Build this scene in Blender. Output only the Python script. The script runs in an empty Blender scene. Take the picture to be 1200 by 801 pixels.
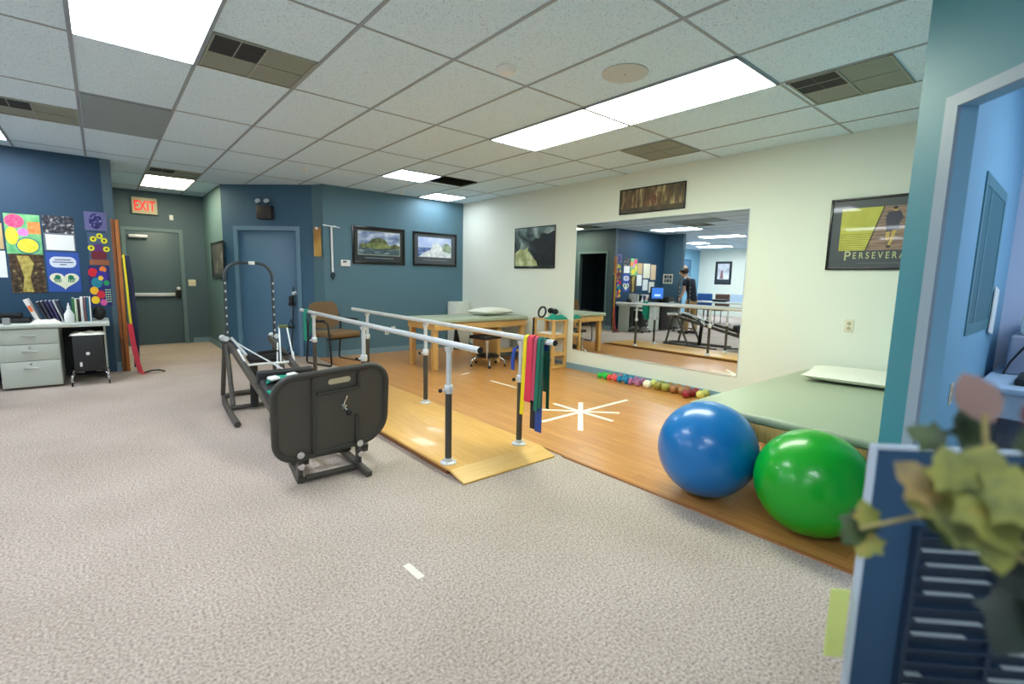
import bpy, bmesh, math, random
from mathutils import Vector, Matrix
random.seed(11)
SC = bpy.context.scene
COL = SC.collection
PI = math.pi

# ------------------------------------------------------------------ colours / materials
def lin(c):
    return tuple(((v / 255) / 12.92 if v / 255 <= 0.04045 else (((v / 255) + 0.055) / 1.055) ** 2.4) for v in c) + (1.0,)

def new_mat(name):
    m = bpy.data.materials.new(name)
    m.use_nodes = True
    return m, m.node_tree.nodes, m.node_tree.links, m.node_tree.nodes['Principled BSDF']

MATS = {}
def mat(name, rgb, rough=0.5, metal=0.0, var=0.06, scale=18.0, bump=0.0, bscale=60.0, coat=0.0, spec=0.5, stretch=(1, 1, 1)):
    """procedural paint / plastic / metal: a base colour with slight noise variation and an optional bump"""
    if name in MATS: return MATS[name]
    m, N, L, B = new_mat(name)
    tc = N.new('ShaderNodeTexCoord'); mp = N.new('ShaderNodeMapping'); mp.inputs['Scale'].default_value = stretch
    L.new(tc.outputs['Object'], mp.inputs['Vector'])
    nz = N.new('ShaderNodeTexNoise'); nz.inputs['Scale'].default_value = scale; nz.inputs['Detail'].default_value = 3
    L.new(mp.outputs['Vector'], nz.inputs['Vector'])
    mx = N.new('ShaderNodeMix'); mx.data_type = 'RGBA'
    c = lin(rgb)
    mx.inputs['A'].default_value = tuple(min(1, v * (1 - var)) for v in c[:3]) + (1,)
    mx.inputs['B'].default_value = tuple(min(1, v * (1 + var)) for v in c[:3]) + (1,)
    L.new(nz.outputs['Fac'], mx.inputs['Factor']); L.new(mx.outputs['Result'], B.inputs['Base Color'])
    B.inputs['Roughness'].default_value = rough; B.inputs['Metallic'].default_value = metal
    B.inputs['Coat Weight'].default_value = coat; B.inputs['Coat Roughness'].default_value = 0.04
    B.inputs['Specular IOR Level'].default_value = spec
    if bump:
        n2 = N.new('ShaderNodeTexNoise'); n2.inputs['Scale'].default_value = bscale; n2.inputs['Detail'].default_value = 2
        L.new(mp.outputs['Vector'], n2.inputs['Vector'])
        bp = N.new('ShaderNodeBump'); bp.inputs['Strength'].default_value = bump; bp.inputs['Distance'].default_value = 0.01
        L.new(n2.outputs['Fac'], bp.inputs['Height']); L.new(bp.outputs['Normal'], B.inputs['Normal'])
    MATS[name] = m
    return m

def ramp_mat(name, stops, scale=4.0, coord='Object', stretch=(1, 1, 1), detail=4, dist=0.0, rough=0.5, coat=0.0, grad=None, gmix=0.5, bump=0.0, metal=0.0, lo=0.3, hi=0.7):
    """noise (optionally blended with a straight gradient) through a colour ramp"""
    if name in MATS: return MATS[name]
    m, N, L, B = new_mat(name)
    tc = N.new('ShaderNodeTexCoord'); mp = N.new('ShaderNodeMapping'); mp.inputs['Scale'].default_value = stretch
    L.new(tc.outputs[coord], mp.inputs['Vector'])
    nz = N.new('ShaderNodeTexNoise'); nz.inputs['Scale'].default_value = scale; nz.inputs['Detail'].default_value = detail
    nz.inputs['Distortion'].default_value = dist
    L.new(mp.outputs['Vector'], nz.inputs['Vector'])
    mr = N.new('ShaderNodeMapRange'); mr.inputs['From Min'].default_value = lo; mr.inputs['From Max'].default_value = hi
    L.new(nz.outputs['Fac'], mr.inputs['Value']); fac = mr.outputs['Result']
    if grad is not None:                              # grad = (axis, from, to)
        sp = N.new('ShaderNodeSeparateXYZ'); L.new(tc.outputs[coord], sp.inputs['Vector'])
        gr = N.new('ShaderNodeMapRange'); gr.inputs['From Min'].default_value = grad[1]; gr.inputs['From Max'].default_value = grad[2]
        L.new(sp.outputs[grad[0]], gr.inputs['Value'])
        mm = N.new('ShaderNodeMix'); mm.inputs['Factor'].default_value = gmix
        L.new(fac, mm.inputs['A']); L.new(gr.outputs['Result'], mm.inputs['B']); fac = mm.outputs['Result']
    cr = N.new('ShaderNodeValToRGB'); el = cr.color_ramp.elements
    while len(el) < len(stops): el.new(0.5)
    for e, (p, c) in zip(el, stops): e.position = p; e.color = lin(c)
    L.new(fac, cr.inputs['Fac']); L.new(cr.outputs['Color'], B.inputs['Base Color'])
    B.inputs['Roughness'].default_value = rough; B.inputs['Coat Weight'].default_value = coat; B.inputs['Coat Roughness'].default_value = 0.03
    B.inputs['Metallic'].default_value = metal
    if bump:
        bp = N.new('ShaderNodeBump'); bp.inputs['Strength'].default_value = bump; bp.inputs['Distance'].default_value = 0.01
        L.new(nz.outputs['Fac'], bp.inputs['Height']); L.new(bp.outputs['Normal'], B.inputs['Normal'])
    MATS[name] = m
    return m

def emit_mat(name, rgb, strength):
    if name in MATS: return MATS[name]
    m, N, L, B = new_mat(name)
    B.inputs['Base Color'].default_value = lin(tuple(v * 0.9 for v in rgb))
    B.inputs['Emission Color'].default_value = lin(rgb); B.inputs['Emission Strength'].default_value = strength
    MATS[name] = m
    return m

def wood_mat(name, dark, light, axis=1, scale=6.0, rough=0.4, coat=0.0):
    st = [14, 14, 14]; st[axis] = 0.9
    return ramp_mat(name, [(0.0, dark), (1.0, light)], scale=scale, stretch=st, detail=5, dist=0.6, rough=rough, coat=coat, lo=0.25, hi=0.75)

def plank_floor():
    m, N, L, B = new_mat('laminate_planks')
    tc = N.new('ShaderNodeTexCoord'); mp = N.new('ShaderNodeMapping'); mp.inputs['Rotation'].default_value = (0, 0, PI / 2)
    L.new(tc.outputs['Object'], mp.inputs['Vector'])
    br = N.new('ShaderNodeTexBrick'); br.inputs['Scale'].default_value = 1.0
    br.inputs['Brick Width'].default_value = 1.2; br.inputs['Row Height'].default_value = 0.1; br.inputs['Mortar Size'].default_value = 0.0012
    br.inputs['Color1'].default_value = lin((218, 158, 90)); br.inputs['Color2'].default_value = lin((208, 147, 80)); br.inputs['Mortar'].default_value = lin((150, 98, 56))
    L.new(mp.outputs['Vector'], br.inputs['Vector'])
    m2 = N.new('ShaderNodeMapping'); m2.inputs['Scale'].default_value = (22, 1.1, 1); L.new(tc.outputs['Object'], m2.inputs['Vector'])
    nz = N.new('ShaderNodeTexNoise'); nz.inputs['Scale'].default_value = 2.2; nz.inputs['Detail'].default_value = 5; L.new(m2.outputs['Vector'], nz.inputs['Vector'])
    cr = N.new('ShaderNodeValToRGB'); cr.color_ramp.elements[0].position = 0.3; cr.color_ramp.elements[0].color = (0.72, 0.68, 0.62, 1)
    cr.color_ramp.elements[1].position = 0.75; cr.color_ramp.elements[1].color = (1, 1, 1, 1)
    L.new(nz.outputs['Fac'], cr.inputs['Fac'])
    mx = N.new('ShaderNodeMix'); mx.data_type = 'RGBA'; mx.blend_type = 'MULTIPLY'; mx.inputs['Factor'].default_value = 1.0
    L.new(br.outputs['Color'], mx.inputs['A']); L.new(cr.outputs['Color'], mx.inputs['B']); L.new(mx.outputs['Result'], B.inputs['Base Color'])
    B.inputs['Roughness'].default_value = 0.3; B.inputs['Specular IOR Level'].default_value = 0.4; B.inputs['Coat Weight'].default_value = 0.18; B.inputs['Coat Roughness'].default_value = 0.15
    return m

def carpet_mat():
    m, N, L, B = new_mat('speckled_carpet')
    tc = N.new('ShaderNodeTexCoord')
    n1 = N.new('ShaderNodeTexNoise'); n1.inputs['Scale'].default_value = 95; n1.inputs['Detail'].default_value = 3; n1.inputs['Roughness'].default_value = 0.7
    n2 = N.new('ShaderNodeTexNoise'); n2.inputs['Scale'].default_value = 1.3; n2.inputs['Detail'].default_value = 3
    for n in (n1, n2): L.new(tc.outputs['Object'], n.inputs['Vector'])
    cr = N.new('ShaderNodeValToRGB'); e = cr.color_ramp.elements; e.new(0.5)
    for el, (p, c) in zip(e, [(0.30, (124, 108, 97)), (0.5, (188, 173, 163)), (0.68, (218, 206, 198))]): el.position = p; el.color = lin(c)
    L.new(n1.outputs['Fac'], cr.inputs['Fac'])
    c2 = N.new('ShaderNodeValToRGB'); c2.color_ramp.elements[0].position = 0.3; c2.color_ramp.elements[0].color = (0.86, 0.85, 0.83, 1)
    c2.color_ramp.elements[1].position = 0.65; c2.color_ramp.elements[1].color = (1, 1, 1, 1)
    L.new(n2.outputs['Fac'], c2.inputs['Fac'])
    mx = N.new('ShaderNodeMix'); mx.data_type = 'RGBA'; mx.blend_type = 'MULTIPLY'; mx.inputs['Factor'].default_value = 1.0
    L.new(cr.outputs['Color'], mx.inputs['A']); L.new(c2.outputs['Color'], mx.inputs['B']); L.new(mx.outputs['Result'], B.inputs['Base Color'])
    bp = N.new('ShaderNodeBump'); bp.inputs['Strength'].default_value = 0.35; bp.inputs['Distance'].default_value = 0.005
    L.new(n1.outputs['Fac'], bp.inputs['Height']); L.new(bp.outputs['Normal'], B.inputs['Normal'])
    B.inputs['Roughness'].default_value = 0.95; B.inputs['Specular IOR Level'].default_value = 0.15
    return m

# ------------------------------------------------------------------ mesh builder
def rot_to(d):
    return Vector((0, 0, 1)).rotation_difference(Vector(d).normalized()).to_matrix().to_4x4()

class MB:
    def __init__(s): s.b = bmesh.new(); s.mats = []
    def mi(s, m):
        if m not in s.mats: s.mats.append(m)
        return s.mats.index(m)
    def add(s, vs, fs, m, smooth=False, M=None):
        k = s.mi(m)
        bv = [s.b.verts.new(M @ Vector(v) if M is not None else Vector(v)) for v in vs]
        for f in fs:
            try:
                nf = s.b.faces.new([bv[i] for i in f]); nf.material_index = k; nf.smooth = smooth
            except ValueError: pass
        return s
    def bm(s, t, m, M=None, smooth=False):
        t.verts.index_update()
        s.add([v.co.copy() for v in t.verts], [[v.index for v in f.verts] for f in t.faces], m, smooth, M)
        t.free(); return s
    def box(s, c, d, m, bev=0.0, seg=2, rot=None, smooth=None):
        t = bmesh.new(); bmesh.ops.create_cube(t, size=1.0); bmesh.ops.scale(t, vec=Vector(d), verts=t.verts)
        if bev > 0: bmesh.ops.bevel(t, geom=list(t.edges), offset=min(bev, min(d) * 0.49), segments=seg, profile=0.5, affect='EDGES')
        M = Matrix.Translation(Vector(c))
        if rot is not None: M = M @ rot
        return s.bm(t, m, M, bev > 0 if smooth is None else smooth)
    def span(s, a, b, m, bev=0.0, seg=2):
        return s.box([(a[i] + b[i]) / 2 for i in range(3)], [abs(b[i] - a[i]) for i in range(3)], m, bev, seg)
    def bar(s, a, b, w, h, m, bev=0.0):
        a, b = Vector(a), Vector(b); d = b - a; z = d.normalized()
        x = Vector((0, 0, 1)).cross(z)
        x = x.normalized() if x.length > 1e-4 else Vector((1, 0, 0))
        y = z.cross(x); R = Matrix((x, y, z)).transposed().to_4x4()
        return s.box((a + b) / 2, (w, h, d.length), m, bev, rot=R)
    def tube(s, pts, r, m, seg=10, closed=False, caps=True):
        P = [Vector(p) for p in pts]; n = len(P); R = r if isinstance(r, (list, tuple)) else [r] * n
        T = []
        for i in range(n):
            a = P[(i - 1) % n] if (closed or i > 0) else P[i]; b = P[(i + 1) % n] if (closed or i < n - 1) else P[i]
            T.append((b - a).normalized())
        u = T[0].orthogonal().normalized(); rings = []; vs = []
        for i in range(n):
            u = (u - T[i] * u.dot(T[i]))
            u = u.normalized() if u.length > 1e-6 else T[i].orthogonal().normalized()
            w = T[i].cross(u)
            rings.append(len(vs))
            for k in range(seg):
                a = 2 * PI * k / seg; vs.append(P[i] + (u * math.cos(a) + w * math.sin(a)) * R[i])
        fs = []
        for i in range(n if closed else n - 1):
            A, Bq = rings[i], rings[(i + 1) % n]
            for k in range(seg): fs.append((A + k, A + (k + 1) % seg, Bq + (k + 1) % seg, Bq + k))
        if caps and not closed:
            fs.append(tuple(reversed(range(rings[0], rings[0] + seg)))); fs.append(tuple(range(rings[-1], rings[-1] + seg)))
        return s.add(vs, fs, m, True)
    def lathe(s, prof, m, seg=24, c=(0, 0, 0), axis=(0, 0, 1)):
        vs = []; fs = []
        for r, z in prof:
            for k in range(seg): a = 2 * PI * k / seg; vs.append((r * math.cos(a), r * math.sin(a), z))
        for i in range(len(prof) - 1):
            for k in range(seg): fs.append((i * seg + k, i * seg + (k + 1) % seg, (i + 1) * seg + (k + 1) % seg, (i + 1) * seg + k))
        if prof[0][0] > 1e-5: fs.append(tuple(reversed(range(seg))))
        if prof[-1][0] > 1e-5: fs.append(tuple(range((len(prof) - 1) * seg, len(prof) * seg)))
        return s.add(vs, fs, m, True, Matrix.Translation(Vector(c)) @ rot_to(axis))
    def cyl(s, a, b, r, m, seg=16): return s.tube([a, b], r, m, seg)
    def sphere(s, c, r, m, seg=24, scale=(1, 1, 1), rot=None):
        t = bmesh.new(); bmesh.ops.create_uvsphere(t, u_segments=seg, v_segments=max(8, seg // 2), radius=r)
        M = Matrix.Translation(Vector(c))
        if rot is not None: M = M @ rot
        return s.bm(t, m, M @ Matrix.Diagonal(Vector(scale).to_4d()), True)
    def prism(s, poly, z0, z1, m, M=None, smooth=False):
        n = len(poly)
        vs = [(x, y, z0) for x, y in poly] + [(x, y, z1) for x, y in poly]
        fs = [tuple(reversed(range(n))), tuple(range(n, 2 * n))] + [(i, (i + 1) % n, n + (i + 1) % n, n + i) for i in range(n)]
        return s.add(vs, fs, m, smooth, M)
    def band(s, path, wdirs, w, m, t=0.0015, ws=None):
        """thin ribbon along a path; wdirs one vector or one per point"""
        P = [Vector(p) for p in path]; n = len(P); vs = []
        for i, p in enumerate(P):
            wd = Vector(wdirs[i] if isinstance(wdirs[0], (tuple, list, Vector)) else wdirs).normalized()
            tg = (P[min(i + 1, n - 1)] - P[max(i - 1, 0)]).normalized(); nn = tg.cross(wd).normalized()
            ww = (ws[i] if ws else w) / 2
            vs += [p - wd * ww - nn * t, p + wd * ww - nn * t, p + wd * ww + nn * t, p - wd * ww + nn * t]
        fs = [(3, 2, 1, 0), tuple(range(4 * n - 4, 4 * n))]
        for i in range(n - 1):
            for k in range(4): fs.append((4 * i + k, 4 * i + (k + 1) % 4, 4 * i + 4 + (k + 1) % 4, 4 * i + 4 + k))
        return s.add(vs, fs, m, False)
    def grid(s, f, nu, nv, m, smooth=True, M=None):
        vs = [f(i / nu, j / nv) for j in range(nv + 1) for i in range(nu + 1)]
        fs = [(j * (nu + 1) + i, j * (nu + 1) + i + 1, (j + 1) * (nu + 1) + i + 1, (j + 1) * (nu + 1) + i) for j in range(nv) for i in range(nu)]
        return s.add(vs, fs, m, smooth, M)
    def text(s, body, size, M, m, align='LEFT', ext=0.0004, bold=0.0, sx=1.0):
        cu = bpy.data.curves.new('lettering', 'FONT'); cu.body = body; cu.size = size; cu.align_x = align; cu.extrude = ext; cu.offset = bold
        o = bpy.data.objects.new('lettering', cu); COL.objects.link(o)
        dg = bpy.context.evaluated_depsgraph_get(); dg.update()
        me = bpy.data.meshes.new_from_object(o.evaluated_get(dg))
        t = bmesh.new(); t.from_mesh(me); bmesh.ops.scale(t, vec=Vector((sx, 1, 1)), verts=t.verts)
        s.bm(t, m, M)
        bpy.data.objects.remove(o); bpy.data.curves.remove(cu); bpy.data.meshes.remove(me)
        return s
    def build(s, name, parent=None, world=False, sharp=38, label=None):
        me = bpy.data.meshes.new(name)
        bmesh.ops.recalc_face_normals(s.b, faces=s.b.faces)
        s.b.to_mesh(me); s.b.free()
        for m in s.mats: me.materials.append(m)
        if world and parent is not None:
            p = parent; M = Matrix.Identity(4)
            while p is not None: M = (Matrix.Translation(p.location) @ p.rotation_euler.to_matrix().to_4x4()) @ M; p = p.parent
            me.transform(M.inverted())
        try: me.set_sharp_from_angle(angle=math.radians(sharp))
        except Exception: pass
        o = bpy.data.objects.new(name, me); COL.objects.link(o)
        if parent is not None: o.parent = parent
        if label: o['label'] = label
        return o

def thing(name, label, cat, loc=(0, 0, 0), rz=0.0, group=None):
    o = bpy.data.objects.new(name, None); COL.objects.link(o)
    o.empty_display_size = 0.1; o.location = loc; o.rotation_euler = (0, 0, rz)
    o['label'] = label; o['category'] = cat
    if group: o['group'] = group
    return o
def tag(o, label, cat, group=None):
    o['label'] = label; o['category'] = cat
    if group: o['group'] = group
    return o
def struct(mb, name, parent=None):
    o = mb.build(name, parent)
    if parent is None: o['kind'] = 'structure'
    return o
def dup(root, loc, rz, label):
    r = root.copy(); COL.objects.link(r); r.location = loc; r.rotation_euler = (0, 0, rz); r['label'] = label
    for ch in list(root.children):
        c = ch.copy(); COL.objects.link(c); c.parent = r
        for g in list(ch.children):
            d = g.copy(); COL.objects.link(d); d.parent = c
    return r
def rrect(w, h, r, n=6):
    rs = r if isinstance(r, (list, tuple)) else [r] * 4      # tr, tl, bl, br
    out = []
    for (sx, sy, a0), rr in zip([(1, 1, 0), (-1, 1, 90), (-1, -1, 180), (1, -1, 270)], rs):
        cx, cy = sx * (w / 2 - rr), sy * (h / 2 - rr)
        for k in range(n + 1):
            a = math.radians(a0 + 90 * k / n); out.append((cx + rr * math.cos(a), cy + rr * math.sin(a)))
    return out
def ell(cx, cy, rx, ry, n=24, a0=0.0): return [(cx + rx * math.cos(a0 + 2 * PI * k / n), cy + ry * math.sin(a0 + 2 * PI * k / n)) for k in range(n)]
RX90 = Matrix.Rotation(PI / 2, 4, 'X')            # lay XY art upright: local X right, Y -> Z, facing -Y
def RZ(a): return Matrix.Rotation(a, 4, 'Z')

# ------------------------------------------------------------------ common materials
H = 2.656                                          # ceiling height
M_blue = mat('blue_wall_paint', (30, 66, 92), 0.6, var=0.03, scale=3, bump=0.05, bscale=220)
M_teal = mat('teal_wall_paint', (84, 119, 134), 0.6, var=0.03, scale=3, bump=0.05, bscale=220)
M_grn = mat('grey_green_wall_paint', (78, 102, 114), 0.6, var=0.03, scale=3, bump=0.05, bscale=220)
M_white = mat('white_wall_paint', (222, 228, 216), 0.62, var=0.015, scale=3, bump=0.05, bscale=220)
M_lblue = mat('light_blue_wall_paint', (128, 178, 206), 0.6, var=0.02, scale=3)
M_lav = mat('pale_lavender_wall_paint', (196, 204, 224), 0.6, var=0.02, scale=3)
M_door = mat('blue_grey_door_paint', (82, 120, 150), 0.4, var=0.03, scale=4)
M_frame = mat('door_frame_paint', (100, 136, 160), 0.4, var=0.03)
M_edoor = mat('exit_door_paint', (82, 104, 114), 0.45, var=0.03, scale=4)
M_eframe = mat('exit_frame_paint', (104, 130, 136), 0.45, var=0.03)
M_base = mat('blue_vinyl_baseboard', (124, 156, 172), 0.5, var=0.03)
M_black = mat('black_plastic', (22, 22, 24), 0.45, var=0.1)
M_gloss = mat('black_gloss_frame', (14, 14, 16), 0.25, var=0.1)
M_dark = mat('dark_grey_steel', (78, 74, 69), 0.45, metal=0.3, var=0.08)
M_rub = mat('black_rubber', (26, 26, 28), 0.8, var=0.1)
M_chrome = mat('chrome', (214, 216, 220), 0.14, metal=1.0, var=0.02)
M_silver = mat('brushed_aluminium', (222, 227, 232), 0.36, metal=0.45, var=0.04, scale=40)
M_cream = mat('cream_plastic', (226, 220, 196), 0.4, var=0.02)
M_wplas = mat('white_plastic', (232, 234, 234), 0.35, var=0.02)
M_wcloth = mat('white_cotton', (232, 230, 218), 0.9, var=0.04, scale=8, bump=0.2, bscale=40)
M_teal_c = mat('teal_cloth', (14, 140, 118), 0.85, var=0.12, scale=9, bump=0.3, bscale=30)
M_sage = mat('sage_vinyl_upholstery', (160, 170, 146), 0.42, var=0.03, scale=5)
M_pine = wood_mat('pine_wood', (196, 150, 84), (226, 184, 118), axis=2, rough=0.45)
M_pinex = wood_mat('pine_wood_rail', (196, 150, 84), (226, 184, 118), axis=0, rough=0.45)
M_ply = wood_mat('maple_plywood', (212, 158, 76), (230, 182, 102), axis=1, scale=3, rough=0.35, coat=0.15)
M_plyx = wood_mat('maple_plywood_ramp', (216, 168, 90), (232, 190, 118), axis=0, scale=3, rough=0.35, coat=0.15)
M_brown = wood_mat('brown_wood', (104, 58, 26), (150, 88, 40), axis=2, rough=0.5)
M_tape = mat('white_floor_tape', (236, 232, 218), 0.6, var=0.03)
M_metaldesk = mat('painted_steel_desk', (198, 206, 198), 0.45, var=0.03, scale=6)
M_handle = mat('satin_steel_handle', (206, 210, 210), 0.3, metal=0.8)
M_paper = mat('white_paper', (236, 238, 236), 0.8, var=0.02)
M_vent = mat('aged_vent_plastic', (150, 156, 146), 0.6, var=0.05)
M_ventd = mat('dark_vent_opening', (44, 48, 52), 0.8, var=0.1)

# ------------------------------------------------------------------ room shell
WX = 5.21                                          # mirror wall
b = MB(); b.span((-8.9, -3.1, -0.1), (5.4, 10.8, 0.0), carpet_mat()); struct(b, 'floor')
b = MB(); b.span((2.54, 0.53, 0.0005), (WX - 0.001, 7.615, 0.012), plank_floor()); struct(b, 'floor')
M_edgew = mat('floor_edge_strip', (164, 108, 62), 0.4)
b = MB(); b.span((2.52, 0.53, 0.0005), (2.5395, 2.37, 0.011), M_edgew); b.span((2.52, 6.45, 0.0005), (2.5395, 7.615, 0.011), M_edgew); struct(b, 'trim_1')
tile = ramp_mat('acoustic_ceiling_tile', [(0.0, (166, 190, 210)), (0.35, (212, 236, 254)), (1.0, (218, 241, 255))], scale=95, detail=2, rough=0.9, bump=0.25, lo=0.28, hi=0.62)
b = MB(); b.span((-8.9, -3.1, H), (5.4, 10.8, H + 0.1), tile); struct(b, 'ceiling')
M_tbar = mat('ceiling_grid_steel', (150, 162, 174), 0.5, var=0.02)
b = MB()
GX0, GS, GY0, GL = -0.045, 0.6096, 1.508, 1.219
x = GX0 - 14 * GS
while x < WX:
    b.span((x - 0.011, -2.99, H - 0.004), (x + 0.011, 10.59, H + 0.001), M_tbar); x += GS
y = GY0 - 3 * GL
while y < 10.6:
    b.span((-8.79, y - 0.009, H - 0.003), (WX, y + 0.009, H + 0.001), M_tbar); y += GL
struct(b, 'trim_2')
b = MB(); b.span((-0.03, 5.18, H - 0.012), (0.55, 6.37, H + 0.001), mat('blank_grey_panel', (142, 158, 164), 0.7, var=0.03)); struct(b, 'trim_3')

def wall(name, a, c, m):
    b = MB(); b.span(a, c, m); return struct(b, name)
wall('wall_right', (WX, -3.1, 0), (WX + 0.1, 7.73, H), M_white)
wall('wall_back', (2.64, 7.62, 0), (WX, 7.73, H), M_teal)
def quad_wall(name, p, q, m, t=0.1, z0=0.0, z1=H, left=True):
    p, q = Vector((p[0], p[1], 0)), Vector((q[0], q[1], 0)); d = (q - p).normalized(); n = Vector((-d.y, d.x, 0)) * (t if left else -t)
    b = MB(); b.prism([(v.x, v.y) for v in (p, q, q + n, p + n)], z0, z1, m); return struct(b, name)
A0, A1 = (1.505, 8.87), (2.545, 7.81)
ad = Vector((A1[0] - A0[0], A1[1] - A0[1], 0)).normalized()
b = MB()
an = Vector((-ad.y, ad.x, 0)) * 0.1
for t0, t1, z0, z1 in ((0, 0.25, 0, H), (1.22, 1.485, 0, H), (0.25, 1.22, 2.0, H)):
    p = Vector((A0[0], A0[1], 0)) + ad * t0; q = Vector((A0[0], A0[1], 0)) + ad * t1
    b.prism([(v.x, v.y) for v in (p, q, q + an, p + an)], z0, z1, mat('angled_wall_paint', (58, 98, 126), 0.6, var=0.03, scale=3))
struct(b, 'wall_angled')
b = MB(); b.prism([(2.545, 7.81), (2.64, 7.62), (2.66, 7.73), (2.60, 7.86)], 0, H, M_teal); struct(b, 'trim_4')
wall('wall_corridor_right', (1.505, 8.87, 0), (1.6, 10.6, H), mat('grey_teal_wall_paint', (96, 128, 132), 0.6, var=0.03, scale=3))
b = MB(); b.span((-2.1, 10.6, 0), (0.30, 10.7, H), M_grn); b.span((1.17, 10.6, 0), (1.6, 10.7, H), M_grn); b.span((0.30, 10.6, 2.04), (1.17, 10.7, H), M_grn); struct(b, 'wall_exit')
b = MB()
b.span((0.08, 8.0, 0), (0.18, 8.27, H), M_grn); b.span((0.08, 9.2, 0), (0.18, 10.6, H), M_grn); b.span((0.08, 8.27, 2.03), (0.18, 9.2, H), M_grn)
struct(b, 'wall_corridor_left')
wall('wall_left', (-2.1, 8.0, 0), (0.08, 8.1, H), M_blue)
b = MB(); b.span((-2.2, 7.42, 0), (-2.1, 10.7, H), mat('nook_wall_lightened', (60, 90, 106), 0.6, var=0.03, scale=3)); struct(b, 'wall_nook')  # lighter copy of the blue wall colour, standing in for missing light
wall('wall_far_back', (-8.8, 10.6, 0), (-2.2, 10.7, H), M_lblue)
wall('wall_far_left', (-8.9, -3.1, 0), (-8.8, 10.7, H), M_white)
wall('wall_front', (-8.8, -3.1, 0), (WX, -3.0, H), M_white)
# office partition and the 45 degree wall with the office doorway
b = MB(); b.prism([(2.735, 0.40), (WX, 0.40), (WX, 0.52), (2.835, 0.52)], 0, H, M_lblue); struct(b, 'wall_office_left')
wall('wall_office_side', (1.72, -3.0, 0), (1.82, -0.52, H), M_lblue)
wall('wall_office_right', (WX - 0.01, -3.0, 0), (WX - 0.0005, 0.40, H), M_lav)
P0 = Vector((2.82, 0.57, 0)); wd = Vector((-1, -1, 0)).normalized(); wn = Vector((1, -1, 0)).normalized() * 0.05
M_post = mat('teal_post_paint', (58, 128, 146), 0.5, var=0.03, scale=3)
b = MB()
for t0, t1, z0, z1 in ((0, 0.22, 0, H), (1.16, 1.55, 0, H), (0.22, 1.16, 2.05, H)):
    p = P0 + wd * t0; q = P0 + wd * t1
    b.prism([(v.x, v.y) for v in (p, q, q + wn, p + wn)], z0, z1, M_post)
struct(b, 'wall_office_front')
M_casing = mat('grey_blue_casing', (138, 156, 176), 0.45, var=0.02)
b = MB(); out = -wn.normalized() * 0.015; dep = wn + wn.normalized() * 0.015
for t0, t1, z0, z1 in ((0.17, 0.235, 0, 2.07), (1.145, 1.21, 0, 2.07), (0.235, 1.145, 2.02, 2.07)):
    p = P0 + wd * t0 + out; q = P0 + wd * t1 + out
    b.prism([(v.x, v.y) for v in (p, q, q - out, p - out)], z0, z1, M_casing)
for t0, t1, z0, z1 in ((0.2201, 0.235, 0, 2.035), (1.145, 1.1599, 0, 2.035), (0.235, 1.145, 2.02, 2.0499)):
    p = P0 + wd * t0; q = P0 + wd * t1
    b.prism([(v.x, v.y) for v in (p, q, q + dep, p + dep)], z0, z1, M_lblue)  # lining coloured light blue to stand in for office light on it
struct(b, 'trim_5')
# baseboards
def baseboard(name, a, c, m=M_base): b = MB(); b.span(a, c, m); return struct(b, name)
baseboard('baseboard_right', (WX - 0.012, 0.53, 0.012), (WX - 0.0002, 7.60, 0.095))
baseboard('baseboard_back', (2.68, 7.608, 0.012), (WX - 0.013, 7.6198, 0.10))
baseboard('baseboard_exit', (1.24, 10.588, 0), (1.5, 10.5998, 0.09))
baseboard('baseboard_corridor', (1.492, 8.9, 0), (1.5048, 10.58, 0.09))
b = MB(); b.span((0.085, 7.985, 0), (0.20, 7.9998, 0.12), M_base); b.span((0.1802, 7.985, 0), (0.20, 8.22, 0.12), M_base); struct(b, 'baseboard_left')

# ------------------------------------------------------------------ doors
b = MB()
for a, c in (((0.30, 10.585, 0), (0.36, 10.65, 2.04)), ((1.11, 10.585, 0), (1.17, 10.65, 2.04)), ((0.36, 10.585, 1.98), (1.11, 10.65, 2.04))): b.span(a, c, M_eframe)
d1 = struct(b, 'door_1')
b = MB(); b.span((0.362, 10.60, 0.012), (1.108, 10.645, 1.978), M_edoor, 0.003); b.build('door_leaf', d1)
b = MB(); b.span((0.38, 10.545, 0.86), (1.0, 10.575, 0.92), M_silver, 0.008); b.span((0.38, 10.57, 0.85), (0.44, 10.60, 0.93), M_dark, 0.005); b.span((0.96, 10.57, 0.85), (1.02, 10.60, 0.93), M_dark, 0.005); b.build('push_bar', d1)
b = MB(); b.span((1.02, 10.56, 0.82), (1.09, 10.60, 0.98), M_black, 0.01); b.lathe([(0.03, 0), (0.03, 0.03), (0.0, 0.04)], M_silver, 14, (1.055, 10.56, 1.0), (0, -1, 0)); b.build('latch', d1)
b = MB(); b.span((0.40, 10.53, 1.86), (0.66, 10.60, 1.91), M_silver, 0.006); b.build('door_closer', d1)

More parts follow.
